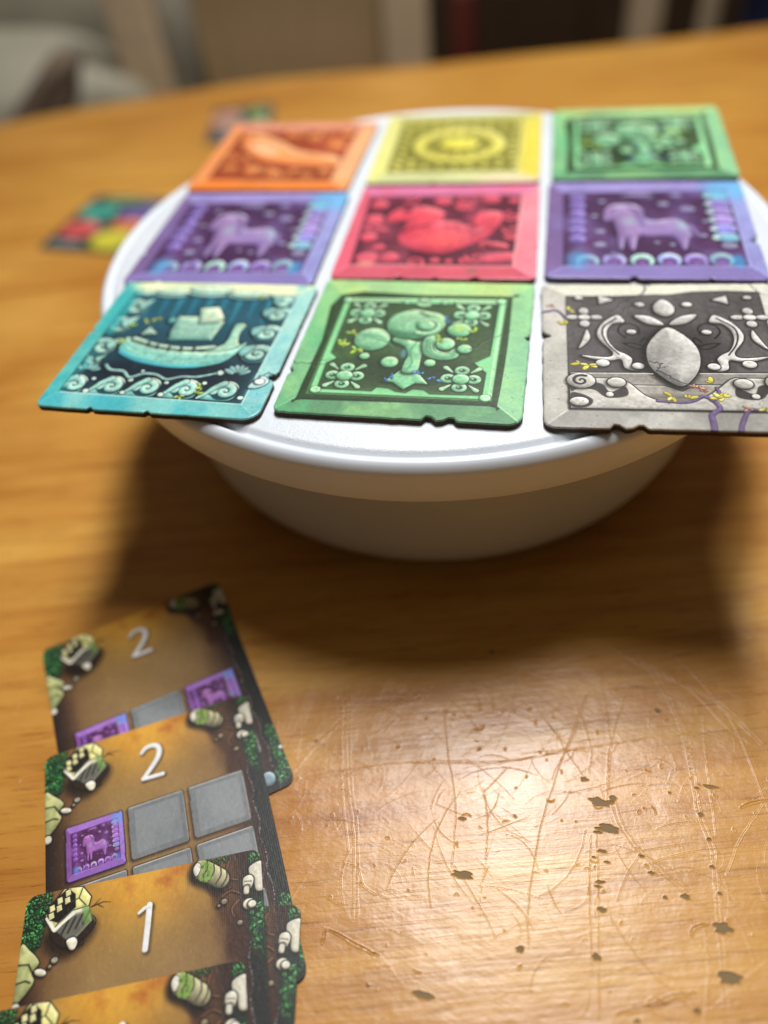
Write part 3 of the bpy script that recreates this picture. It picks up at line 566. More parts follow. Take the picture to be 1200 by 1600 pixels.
    s.fill(line([(.245, .01), (.232, .05), (.265, .085)], .003), '3c3c28', a=.8); s.fill(line([(.232, .05), (.20, .06)], .0028), '3c3c28', a=.8)
    s.fill(poly(cat([(.252, .085), (.285, .10), (.296, .15), (.268, .165), (.255, .12)], True, 4)), '6f9a4a', soft=.012, a=.7)
    s.carve(poly(cat([(.195, .215), (.225, .205), (.242, .225), (.232, .252), (.212, .25)], True, 4)), 'efe9d2', 'ffffff', '8c8468', bev=.015, oc=O, out=.010)
    s.fill(line([(.29, .098), (.34, .088), (.375, .095)], .0035, .001), '2a1a0e', a=.8); s.fill(line([(.315, .092), (.345, .112)], .003, .001), '2a1a0e', a=.8); s.fill(line([(.30, .095), (.33, .07)], .0025, .001), '2a1a0e', a=.8)
    # left stones
    s.carve(poly(cat([(.0, .20), (.045, .225), (.088, .275), (.062, .31), (.075, .345), (.03, .40), (0, .40)], True, 4)), 'a8ad72', 'e6e8b0', '4a4a30', bev=.03, oc=O, out=.016)
    s.fill(line([(.0, .27), (.045, .275), (.065, .31)], .004), '2c2a1c', a=.85); s.fill(line([(.0, .34), (.04, .335), (.06, .345)], .004), '2c2a1c', a=.85); s.fill(ell(.03, .25, .03, .02), 'd8d890', soft=.02, a=.7)
    s.carve(ell(.098, .315, .026, .013, .35), 'dfdcc2', 'ffffff', '6f6a52', bev=.015, oc=O, out=.010); s.carve(ell(.012, .43, .018, .020), 'd8d4c0', bev=.015, oc=O)
    # cells
    P0, ST = (.094, top), (.2905, .281); CS, CH = .264, .251
    for r in range(rows):
        for c in range(3):
            x, y = P0[0] + c * ST[0], P0[1] + r * ST[1]
            R = [(x, y + .008), (x + .008, y), (x + CS - .03, y + .001), (x + CS - .022, y + .007), (x + CS - .006, y), (x + CS, y + .008), (x + CS, y + CH - .05), (x + CS - .004, y + CH - .045), (x + CS, y + CH - .008), (x + CS - .008, y + CH), (x + .01, y + CH), (x, y + CH - .01), (x, y + .07), (x + .004, y + .065)]
            if (c, r) in cells:
                s.carve(poly(R), '8f62b0', bev=.008, out=.012, oc='1c0f20')
                k = 96; sm = HORSE_ART[::4, ::4][::-1]; sy, sx = sm.shape[:2]
                w = s.win((x, y, x + CS, y + CH), 0); uu = np.clip((s.X[w] - x) / CS, 0, .999); vv = np.clip((s.Y[w] - y) / CH, 0, .999)
                px = sm[(vv * sy).astype(int), (uu * sx).astype(int)]; px = px * np.array([1.02, .84, 1.0]) + np.array([.04, .0, .02])
                d = poly(R)[0](s.X[w], s.Y[w]); al = np.clip(.5 - d / s.px, 0, 1)[..., None]; s.im[w] += al * (np.clip(px, 0, 1) - s.im[w])
            else:
                s.carve(poly(R), '777b7d', 'b5babb', '5a5e60', bev=.006, out=.012, oc='3a2612', tex=.08)
                s.fill(poly([(x + .03, y + .022), (x + CS - .022, y + .024), (x + CS - .024, y + CH - .026), (x + .028, y + CH - .024)]), '868b8d', soft=.006)
                s.cloud(poly([(x + .03, y + .022), (x + CS - .022, y + .024), (x + CS - .024, y + CH - .026), (x + .028, y + CH - .024)]), '787d80', .5, 12 + r + c, 9)
                s.fill(line([(x + .006, y + .004), (x + CS - .006, y + .003)], .0022), 'c6cacb', a=.8); s.fill(line([(x + CS - .002, y + .03), (x + CS - .002, y + CH - .02)], .002), 'b2b6b8', a=.6)
    # numeral
    WH = 'eef0f2'
    if num == 2: sh = [(line(cat([(.474, .148), (.492, .130), (.522, .121), (.552, .132), (.562, .158), (.553, .192), (.522, .232), (.470, .286)], False, 6), .0075, .010, .0125)), line([(.470, .285), (.515, .288), (.566, .290)], .010, .0095)]
    else: sh = [line([(.545, .142), (.540, .22), (.532, .312)], .013, .0125), line([(.548, .146), (.524, .150), (.500, .166)], .009, .006)]
    for q_ in sh:
        g_, bo = (lambda X, Y, f=q_[0]: f(X - .006, Y - .008)), q_[1]; s.fill((g_, bo), '3a2812', soft=.018, a=.6, grow=.004)
    for q_ in sh: s.carve(q_, WH, 'ffffff', 'c2c5cc', bev=.012, out=0, tex=.03)
    # linen flecks
    q = random.Random(9)
    for _ in range(420):
        x, y = q.uniform(0, CW), q.uniform(0, CL); s.fill(line([(x, y), (x, y + q.uniform(.004, .02))], .0012), 'ffffff', a=q.uniform(.05, .32 if x > .93 else .2))
    for _ in range(160):
        y = q.uniform(.36, CL); x = .968 + .006 * math.sin(y * 40) + q.uniform(-.002, .004); s.fill(ell(x, y, .0018, .003), 'd8d0e0', a=.5)
    return s.done(.05)
def art_far(kind):
    s = Print(128, 1., 1.4, base=hexc('4a4e4a'), seed=91)
    if kind == 0: B = [(.26, .95, .24, .22, '3f9c8a'), (.24, .50, .22, .24, 'c0504f'), (.70, 1.02, .22, .28, '6a5890'), (.74, .66, .2, .16, 'cc6f40'), (.72, .30, .24, .26, 'c3bb3c'), (.24, .14, .2, .1, '5a6868'), (.45, 1.25, .3, .08, '4c8a50')]
    else: B = [(.25, .9, .26, .34, 'b98a78'), (.72, 1.05, .22, .25, '5f8a58'), (.5, .42, .35, .26, '8a7a70'), (.3, .15, .2, .12, '6c6c78'), (.8, .5, .14, .3, 'd0b080')]
    for x, y, rx, ry, c in B: s.carve(ell(x, y, rx, ry), c, bev=.1, out=.03)
    return s.done()

# ------------------------------------------------------------------ materials
def print_mat(name, im, rough=.38, fb=.12, fs=900, linen=0):
    m = mat(name, rough=rough, spec=.45); b = bsdf(m)
    uv = N(m, 'ShaderNodeTexCoord').outputs['UV']; t = N(m, 'ShaderNodeTexImage', image=im, interpolation='Cubic', extension='EXTEND'); L(m, uv, t.inputs[0])
    L(m, t.outputs['Color'], b.inputs['Base Color'])
    v = mapped(m); n = noise(m, v, fs, 3); nb = bump(m, n, fb, .0004)
    if linen:
        w1 = N(m, 'ShaderNodeTexWave', wave_type='BANDS', bands_direction='X'); w1.inputs['Scale'].default_value = 500; w1.inputs['Distortion'].default_value = .6; L(m, v, w1.inputs[0])
        w2 = N(m, 'ShaderNodeTexWave', wave_type='BANDS', bands_direction='Y'); w2.inputs['Scale'].default_value = 500; w2.inputs['Distortion'].default_value = .6; L(m, v, w2.inputs[0])
        nb = bump(m, mathn(m, 'MULTIPLY', w1.outputs['Fac'], w2.outputs['Fac']), linen, .00015, nb)
    L(m, nb, b.inputs['Normal'])
    r2 = noise(m, v, 60, 4); L(m, mathn(m, 'ADD', mathn(m, 'MULTIPLY', r2, .18), rough - .09), b.inputs['Roughness'])
    return m
def core_mat():
    m = mat('cardboard_core', (.045, .026, .018), .75, .3); v = mapped(m, (1, 1, 6)); n = noise(m, v, 500, 4)
    L(m, ramp(m, [(.3, (.030, .016, .010)), (.7, (.085, .05, .034))], n), bsdf(m).inputs['Base Color']); L(m, bump(m, n, .5, .0004), bsdf(m).inputs['Normal']); return m
M_CORE = core_mat()
M_CARDSIDE = mat('card_stock', (.10, .085, .075), .7, .3)
HORSE_ART = art_horse()
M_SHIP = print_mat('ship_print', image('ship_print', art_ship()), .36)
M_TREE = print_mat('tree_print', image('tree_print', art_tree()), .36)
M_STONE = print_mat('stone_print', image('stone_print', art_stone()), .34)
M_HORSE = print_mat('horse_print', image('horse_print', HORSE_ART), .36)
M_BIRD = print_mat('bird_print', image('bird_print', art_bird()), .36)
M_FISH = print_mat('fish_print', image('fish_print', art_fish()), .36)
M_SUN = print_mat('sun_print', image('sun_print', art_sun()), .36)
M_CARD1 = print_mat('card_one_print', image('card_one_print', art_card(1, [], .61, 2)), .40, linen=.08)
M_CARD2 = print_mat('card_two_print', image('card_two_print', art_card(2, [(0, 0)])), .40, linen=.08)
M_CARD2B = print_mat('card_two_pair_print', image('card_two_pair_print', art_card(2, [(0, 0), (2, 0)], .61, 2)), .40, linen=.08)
M_FAR = [print_mat('far_card_print', image('far_card_print', art_far(0))), print_mat('far_card_print_pale', image('far_card_print_pale', art_far(1)))]

# ------------------------------------------------------------------ tiles
TS = 0.072
def outline(w, h, r, notches, seed, nc=6, step=.0022, wob=.00006):
    q = random.Random(seed); P = []
    rr = r if isinstance(r, (list, tuple)) else [r] * 4
    C = [(-w / 2, -h / 2), (w / 2, -h / 2), (w / 2, h / 2), (-w / 2, h / 2)]
    for k in range(4):
        a, b = Vector(C[k]), Vector(C[(k + 1) % 4]); d = (b - a).normalized(); nrm = Vector((-d.y, d.x)); ln = (b - a).length
        t = rr[k]; pts = []
        nn = sorted([n_ for n_ in notches if n_[0] == k], key=lambda z: z[1])
        cur = t
        for (_, u, prof) in nn:
            s0 = u * ln + prof[0][0]
            while cur < s0 - step * .5: pts.append((cur, q.gauss(0, wob))); cur += step
            for (du, dd) in prof: pts.append((u * ln + du, dd))
            cur = u * ln + prof[-1][0] + step
        while cur < ln - rr[(k + 1) % 4] - step * .4: pts.append((cur, q.gauss(0, wob))); cur += step
        pts.append((ln - rr[(k + 1) % 4], 0))
        for s_, dd in pts: P.append(a + d * s_ + nrm * dd)
        r2 = rr[(k + 1) % 4]; cc = b - d * r2 + nrm * r2; a0 = math.atan2(-nrm.y, -nrm.x)
        for j in range(1, nc): P.append(cc + Vector((math.cos(a0 + math.pi / 2 * j / nc), math.sin(a0 + math.pi / 2 * j / nc))) * r2)
    return P
def inset(P, d):
    n = len(P); out = []
    for i in range(n):
        a, b, c = P[i - 1], P[i], P[(i + 1) % n]; e1, e2 = (b - a), (c - b)
        e1 = e1.normalized() if e1.length > 1e-9 else e2.normalized(); e2 = e2.normalized() if e2.length > 1e-9 else e1
        m_ = Vector((-e1.y - e2.y, e1.x + e2.x)); m_ = m_.normalized() if m_.length > 1e-6 else Vector((0, 0)); out.append(b + m_ * d)
    return out
def prism(name, rings, mats, parent, uvf, cap_bottom=True, top_mat=0, side_mat=0):
    n = len(rings[0][0]); vs, fs, mi = [], [], []
    for P, z in rings: vs += [(p.x, p.y, z) for p in P]
    for i in range(len(rings) - 1):
        for k in range(n):
            k2 = (k + 1) % n; fs.append((i * n + k, i * n + k2, (i + 1) * n + k2, (i + 1) * n + k)); mi.append(side_mat)
    fs.append(tuple(range((len(rings) - 1) * n, len(rings) * n))); mi.append(top_mat)
    if cap_bottom: fs.append(tuple(reversed(range(n)))); mi.append(side_mat)
    uvs = [uvf(v[0], v[1]) for v in vs]
    return mesh(name, vs, fs, mats, parent, False, uvs, mi)
ND = [(-.0022, 0), (-.0016, .0010), (-.0004, .0016), (.0004, .0006), (.0012, .0002), (.0018, 0)]
NB = [(-.0052, 0), (-.0040, .0018), (-.0028, .0016), (-.0010, .0000), (.0008, .0004), (.0024, .0016), (.0036, .0016), (.0046, .0003), (.0054, 0)]
NS = [(-.0012, 0), (-.0004, .0009), (.0004, .0007), (.0012, 0)]
NC = [(-.0030, 0), (-.0018, .0008), (-.0006, .0024), (.0004, .0026), (.0012, .0008), (.0024, .0003), (.0030, 0)]
def tile(label, x, y, rz, m, notches, seed, r=.0028):
    t = thing('picture_tile', label, 'tile', (x, y, H), math.radians(rz), 'carved-picture tiles set out on the lid')
    P = outline(TS - .0004, TS - .0004, r, notches, seed); Pi = inset(P, .00045); Pj = inset(P, .00015)
    Z = .0023
    prism('cardboard_core', [(inset(P, .0003), -Z), (P, -Z + .0003), (P, -.0007)], [M_CORE], t, lambda a, b: (a, b))
    prism('printed_face', [(P, -.00068), (P, -.00035), (Pj, -.00012), (Pi, 0.0)], [m], t, lambda a, b: (a / TS + .5, b / TS + .5))
    return t
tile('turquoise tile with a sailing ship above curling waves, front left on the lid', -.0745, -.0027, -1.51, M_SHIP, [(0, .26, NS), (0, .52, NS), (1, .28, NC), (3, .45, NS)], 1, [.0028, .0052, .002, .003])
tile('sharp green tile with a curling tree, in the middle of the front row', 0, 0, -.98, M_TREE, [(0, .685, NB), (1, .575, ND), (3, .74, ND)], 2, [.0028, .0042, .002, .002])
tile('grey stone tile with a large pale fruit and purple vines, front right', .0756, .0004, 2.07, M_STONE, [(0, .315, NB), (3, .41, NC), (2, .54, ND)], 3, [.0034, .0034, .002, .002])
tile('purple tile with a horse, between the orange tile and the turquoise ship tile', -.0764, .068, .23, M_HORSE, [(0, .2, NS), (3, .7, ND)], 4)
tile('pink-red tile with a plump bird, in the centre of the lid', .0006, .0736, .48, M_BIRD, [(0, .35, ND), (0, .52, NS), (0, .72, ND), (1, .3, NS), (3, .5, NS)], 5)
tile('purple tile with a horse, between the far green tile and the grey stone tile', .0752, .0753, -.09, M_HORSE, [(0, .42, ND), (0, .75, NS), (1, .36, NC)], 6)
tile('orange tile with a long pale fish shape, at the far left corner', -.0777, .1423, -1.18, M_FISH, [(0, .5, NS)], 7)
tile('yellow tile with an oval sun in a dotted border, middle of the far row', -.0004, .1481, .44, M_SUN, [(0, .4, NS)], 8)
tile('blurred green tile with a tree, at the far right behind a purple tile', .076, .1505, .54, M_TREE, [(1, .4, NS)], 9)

# ------------------------------------------------------------------ the bowl and its lid
def lid_mat():
    m = mat('white_lid_plastic', (.70, .75, .82), .38, .5); b = bsdf(m); v = mapped(m)
    b.inputs['Subsurface Weight'].default_value = .03; b.inputs['Subsurface Radius'].default_value = (.004, .004, .004); b.inputs['Subsurface Scale'].default_value = 1
    n1 = noise(m, v, 1500, 3, .6); n2 = noise(m, v, 420, 3, .5)
    sp = N(m, 'ShaderNodeSeparateXYZ'); L(m, v, sp.inputs[0])
    msk = mathn(m, 'LESS_THAN', mathn(m, 'ADD', mathn(m, 'POWER', sp.outputs[0], 2), mathn(m, 'POWER', sp.outputs[1], 2)), .1205 ** 2)
    sc1 = noise(m, mapped(m, (2, 90, 1), .5), 12, 3, .6); sc1 = mathn(m, 'GREATER_THAN', sc1, .69)
    h = mathn(m, 'MULTIPLY', mathn(m, 'ADD', n1, mathn(m, 'MULTIPLY', n2, .6)), msk)
    nb = bump(m, h, .30, .0006); nb = bump(m, sc1, .06, .0004, nb)
    L(m, nb, b.inputs['Normal']); L(m, ramp(m, [(.3, (.67, .725, .79)), (.75, (.72, .77, .83))], noise(m, v, 30, 5)), b.inputs['Base Color']); return m
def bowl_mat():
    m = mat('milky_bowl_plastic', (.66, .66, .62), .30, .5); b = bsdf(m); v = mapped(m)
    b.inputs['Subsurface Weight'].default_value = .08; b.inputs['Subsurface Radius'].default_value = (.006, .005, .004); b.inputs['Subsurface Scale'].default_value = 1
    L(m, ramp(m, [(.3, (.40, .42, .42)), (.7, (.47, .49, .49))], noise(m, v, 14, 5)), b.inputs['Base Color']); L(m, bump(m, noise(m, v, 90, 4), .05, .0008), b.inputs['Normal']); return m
BZ = H - .0023
bowl = thing('storage_bowl', 'round white plastic bowl with its lid on, standing under the nine tiles', 'bowl', (-.0025, .0732, 0))
R_ = 1.2
lid = lathe('lid', [(0, BZ - .0045), (.1150, BZ - .0045), (.1195, BZ - .0040), (.1215, BZ - .0070), (.1218, BZ - .0150), (.1222, BZ - .0154), (.1238, BZ - .0160), (.1246, BZ - .0153), (.1252, BZ - .0095), (.1262, BZ - .0045), (.1263, BZ - .0034), (.1259, BZ - .0024), (.1252, BZ - .0013), (.1244, BZ - .0006), (.1236, BZ - .0003), (.1229, BZ - .0006), (.1223, BZ - .0015), (.1216, BZ - .0017), (.1210, BZ - .0013), (.1203, BZ - .0003), (.1193, BZ), (.10, BZ), (0, BZ)], lid_mat(), bowl, 200)
bd = [(.001, .0), (.0850, .0), (.0895, .0010), (.0938, .0035), (.0978, .0070), (.1015, .0110), (.1042, .0155), (.1060, .0205), (.1072, .0270), (.1080, .0350), (.1087, .0450), (.1095, .0560), (.1102, .0650), (.1108, .0740), (.1110, .0760), (.1080, .0760), (.1040, .0430), (.0990, .0210), (.0850, .0060), (.001, .0040)]
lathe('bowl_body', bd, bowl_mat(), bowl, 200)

# ------------------------------------------------------------------ cards
def card(label, TL, th, m, z, curl=0, name='playing_card', W=CW * CU, Ln=CL * CU, r=.0030, uvn=None, group='ruin cards fanned in a pile'):
    th = math.radians(th); u = Vector((math.cos(th), math.sin(th))); v_ = Vector((math.sin(th), -math.cos(th)))
    c = Vector(TL) + u * W / 2 + v_ * Ln / 2
    P = outline(W, Ln, r, [], 3, 7, .006, 0); T = .00034
    me = prism(name, [(P, 0), (P, T - .00005), (inset(P, .00006), T)], [m, M_CARDSIDE], None, lambda a, b: (a / W + .5, b / Ln + .5), top_mat=0, side_mat=1)
    me.location = (c.x, c.y, z); me.rotation_euler = (0, 0, th)
    tag(me, label, 'card', group); return me
card('card numbered 2 at the top of the pile, with two purple squares', (-.1281, -.0740), 34.0, M_CARD2B, .0003)
card('card numbered 2 with one whole purple horse square, in the middle of the pile', (-.1074, -.1120), 27.3, M_CARD2, .0007)
card('card with only its right edge showing beside the card numbered 1', (-.0799, -.1536), 10.0, M_CARD1, .0011)
card('card numbered 1 lying over the lower half of the pile', (-.0923, -.1515), 19.5, M_CARD1, .0015)
card('topmost card of the pile, cut by the bottom edge of the photo', (-.0886, -.1788), 19.2, M_CARD1, .0019)
card('blurred dark card with coloured patches on the table, left of the lid', (-.268, .283), -6.0, M_FAR[0], .0003, W=.062, Ln=.075, group='blurred cards left on the far table')
card('blurred pale card on the table behind the orange tile', (-.2310, .436), 12.0, M_FAR[1], .0003, W=.05, Ln=.072, group='blurred cards left on the far table')
# ------------------------------------------------------------------ the table
SCR = [[(-0.0154, -0.0772), (-0.0103, -0.1036), (-0.0047, -0.1218), (-0.0005, -0.1431)], [(-0.0165, -0.0802), (-0.0114, -0.1062), (-0.0052, -0.1263)], [(-0.0255, -0.1093), (-0.012, -0.1032), (0.008, -0.0981), (0.0211, -0.096), (0.0353, -0.0952)], [(0.0092, -0.0983), (0.0353, -0.0946), (0.0562, -0.0881), (0.0796, -0.0813)], [(0.0655, -0.0632), (0.0671, -0.0742), (0.0679, -0.0847), (0.0669, -0.0983)], [(0.0471, -0.0781), (0.0515, -0.0829), (0.0551, -0.0889), (0.0602, -0.0962)], [(0.0562, -0.0686), (0.0621, -0.0854), (0.0614, -0.0943)], [(0.0678, -0.0495), (0.0764, -0.0546), (0.0882, -0.0605), (0.0985, -0.0649), (0.1057, -0.0722), (0.1114, -0.0792)], [(0.0777, -0.0529), (0.0928, -0.0628), (0.103, -0.0751), (0.1133, -0.0814)], [(0.0829, -0.0597), (0.0882, -0.0743), (0.0904, -0.0881), (0.0912, -0.102), (0.0937, -0.1125), (0.0934, -0.1276), (0.0926, -0.1497)], [(0.0845, -0.0624), (0.0896, -0.0781), (0.091, -0.0928)], [(0.0605, -0.0695), (0.0496, -0.1053), (0.0458, -0.1275), (0.0454, -0.1439)], [(0.0674, -0.1018), (0.0703, -0.1104), (0.0753, -0.1162), (0.0868, -0.1256), (0.0923, -0.1287)], [(0.0664, -0.1334), (0.0738, -0.1424), (0.0809, -0.1482), (0.0861, -0.1515)], [(-0.0117, -0.1467), (-0.0062, -0.1468), (0.004, -0.15), (0.0096, -0.152), (0.0126, -0.1546)], [(0.1115, -0.0925), (0.1031, -0.0993)], [(0.1097, -0.0973), (0.1019, -0.1082), (0.097, -0.1182)], [(-0.0023, -0.128), (0.0012, -0.1349), (0.0082, -0.1369)], [(0.0166, -0.0776), (0.0196, -0.0934), (0.0236, -0.1088), (0.0243, -0.1264)], [(-0.0264, -0.1057), (-0.0212, -0.096), (-0.0141, -0.087)], [(0.0505, -0.0981), (0.0562, -0.0849), (0.0617, -0.068)], [(0.0734, -0.0666), (0.0679, -0.0847), (0.0663, -0.1019)], [(0.096, -0.072), (0.0954, -0.0922), (0.0957, -0.108)], [(0.0312, -0.1031), (0.0331, -0.1133), (0.0333, -0.1231)], [(0.0633, -0.1125), (0.0635, -0.127), (0.0629, -0.1567)], [(0.0617, -0.1127), (0.0612, -0.1273), (0.0614, -0.146)], [(0.0899, -0.1328), (0.0899, -0.1417), (0.0877, -0.1529)], [(0.1054, -0.0571), (0.1176, -0.0542)], [(0.0751, -0.1193), (0.089, -0.1132), (0.1088, -0.1094)], [(0.0868, -0.0473), (0.1036, -0.0711), (0.1104, -0.0994)], [(0.1043, -0.1378), (0.0971, -0.1432), (0.0898, -0.1501)], [(0.0313, -0.1042), (0.0377, -0.0961)]]
GOUGE = [[(0.0676, -0.1545), (0.0751, -0.152), (0.0798, -0.1504)], [(0.0751, -0.1516), (0.0808, -0.1489), (0.0861, -0.1472)], [(0.0864, -0.1347), (0.0875, -0.1326), (0.0911, -0.1312)], [(0.1031, -0.0993), (0.1065, -0.0975), (0.1109, -0.096)], [(-0.0062, -0.1468), (0.0029, -0.1497), (0.0078, -0.1508)], [(-0.0076, -0.1504), (-0.0073, -0.147)]]
CHIP = [(0.0651, -0.1027, 0.00383, 0.0018), (0.0683, -0.1012, 0.00151, 0.0014), (0.0668, -0.1101, 0.00393, 0.0012), (0.0638, -0.1115, 0.00161, 0.00061), (0.0602, -0.0966, 0.00161, 0.0012), (0.0648, -0.1166, 0.00173, 0.0007), (0.066, -0.1193, 0.0011, 0.0005), (0.0626, -0.1185, 0.00081, 0.00041), (0.0641, -0.1247, 0.00171, 0.0007), (0.0635, -0.126, 0.00132, 0.0004), (0.0642, -0.1316, 0.00182, 0.0011), (0.0627, -0.143, 0.00163, 0.0016), (0.0437, -0.1441, 0.00171, 0.0015), (0.0272, -0.1281, 0.00313, 0.00132), (0.0944, -0.1316, 0.00273, 0.00181), (0.0948, -0.1431, 0.00354, 0.00191), (0.0858, -0.1253, 0.00182, 0.0012), (0.0921, -0.1028, 0.0011, 0.00112), (0.0841, -0.0975, 0.00061, 0.0005), (0.0302, -0.0562, 0.0013, 0.0014), (0.0201, -0.1579, 0.00303, 0.001), (0.0826, -0.0717, 0.00112, 0.0014), (0.0257, -0.1129, 0.00181, 0.0011), (0.0937, -0.1167, 0.00102, 0.00081), (0.0776, -0.1205, 0.00112, 0.00081), (0.0807, -0.1263, 0.00081, 0.00071), (0.0947, -0.1233, 0.00091, 0.00071), (0.0861, -0.1511, 0.00132, 0.001), (0.0753, -0.1164, 0.00102, 0.0007), (0.0935, -0.1094, 0.00091, 0.00071), (0.0721, -0.1553, 0.001, 0.00071), (0.0061, -0.1578, 0.00061, 0.00061), (-0.0219, -0.095, 0.00051, 0.00051), (0.0958, -0.0942, 0.00283, 0.0005), (0.0919, -0.0951, 0.00112, 0.0006)]
TX0, TY0, TWX, TWY = -.16, -.19, .32, .22       # the worn patch in front: where the drawn scratches lie
def wear_map():
    s = Print(2400, TWX, TWY, base=(.5, 0, 0), seed=3); q = random.Random(12)
    Hh = np.zeros((s.ny, s.nx)); Cp = np.zeros_like(Hh); Dk = np.zeros_like(Hh)
    def stroke(P, r0, r1, mid, depth, lip=.5, dark=0):
        P = [(x - TX0, y - TY0) for x, y in P]; f, bb = line(P, r0, r1, mid); w = s.win(bb, .0012)
        if w is None: return
        d = f(s.X[w], s.Y[w]); t = np.clip(-d / (max(r0, r1, mid or 0)), 0, 1); Hh[w] -= depth * np.sqrt(t)
        if lip: Hh[w] += depth * lip * np.exp(-((d - .00012) / .00014) ** 2) * (d > -.0001)
        if dark: Dk[w] = np.maximum(Dk[w], dark * np.clip(.5 - d / .0001, 0, 1))
    def jit(P, j): return [(x + q.gauss(0, j), y + q.gauss(0, j)) for x, y in P]
    for i, P in enumerate(SCR):
        for k in range(2 if i in (0, 7, 9, 12, 3) else 1):
            o = k * .0011; stroke(jit(cat([(x + o, y + o * .4) for x, y in P], False, 7), .00010), .00005, .00004, .00008, .17, .9, .28 if i in (2, 5, 11, 27) else .0)
    for P in GOUGE: stroke(jit(cat(P, False, 6), .00008), .00012, .00008, .00034, .8, .6, .06)
    def cx(): return (q.gauss(.045, .045), q.gauss(-.098, .030))
    for _ in range(520):                                    # hair scratches
        x, y = cx() if q.random() < .7 else (q.uniform(TX0, TX0 + TWX), q.uniform(TY0, TY0 + TWY)); a = q.choice([q.gauss(.3, .25), q.uniform(0, 3.14)]); l = abs(q.gauss(.006, .008)) + .0015; c = q.gauss(0, .35)
        P = [(x + l * t * math.cos(a + c * t), y + l * t * math.sin(a + c * t)) for t in np.linspace(0, 1, 6)]
        stroke(jit(P, .00004), .00004, .00003, q.uniform(.00005, .00009), q.uniform(.10, .30), .4, q.choice([0, 0, 0, .12]))
    for _ in range(90):                                    # curved nicks
        x, y = (q.uniform(TX0, TX0 + TWX), q.uniform(TY0, TY0 + TWY)) if q.random() < .4 else cx(); a = q.uniform(0, 6.3); r = q.uniform(.0005, .0022); sp = q.uniform(.6, 2.2)
        P = [(x + r * math.cos(a + sp * t), y + r * math.sin(a + sp * t)) for t in np.linspace(0, 1, 6)]
        stroke(P, .00005, .00004, q.uniform(.00008, .00018), q.uniform(.3, .7), .6, q.choice([0, 0, .08]))
    for _ in range(120):                                    # dents
        x, y = (q.uniform(TX0, TX0 + TWX), q.uniform(TY0, TY0 + TWY)) if q.random() < .5 else cx(); r = q.uniform(.00015, .0004)
        f, bb = ell(x - TX0, y - TY0, r * q.uniform(1, 2), r, q.uniform(0, 3)); w = s.win(bb, .0006)
        if w is None: continue
        d = f(s.X[w], s.Y[w]); Hh[w] -= .5 * np.clip(-d / r, 0, 1) ** .5; Hh[w] += .35 * np.exp(-(d / .0002) ** 2)
        if q.random() < .06: Dk[w] = np.maximum(Dk[w], .7 * np.clip(.5 - d / .0001, 0, 1))
    for i, (x, y, rx, ry) in enumerate(CHIP):               # varnish chipped off
        rx *= .9; ry *= .85
        if rx < .0022: rx *= .75; ry *= .6
        n = 13; P = []
        for k in range(n):
            a = 2 * math.pi * k / n; m_ = 1 + q.uniform(-.42, .18); P.append((x - TX0 + rx * m_ * math.cos(a), y - TY0 + ry * m_ * math.sin(a) * (1.0 if i else (1 - .6 * max(0, math.cos((a - 1.3) * 2)) * (a < 2.6)))))
        f, bb = poly(cat(P, True, 4)); w = s.win(bb, .0008)
        if w is None: continue
        d = f(s.X[w], s.Y[w]); al = np.clip(.5 - d / .00014, 0, 1); Cp[w] = np.maximum(Cp[w], al); Hh[w] = Hh[w] * (1 - al) - 1.0 * al; Hh[w] += .35 * np.exp(-((d - .00015) / .00012) ** 2)
        Dk[w] = np.maximum(Dk[w], .55 * np.exp(-(d / .00012) ** 2))
    out = np.zeros((s.ny, s.nx, 3), np.float32); out[..., 0] = np.clip(Hh * .22 + .5, 0, 1); out[..., 1] = Cp; out[..., 2] = Dk
    return out
GA = math.radians(13)
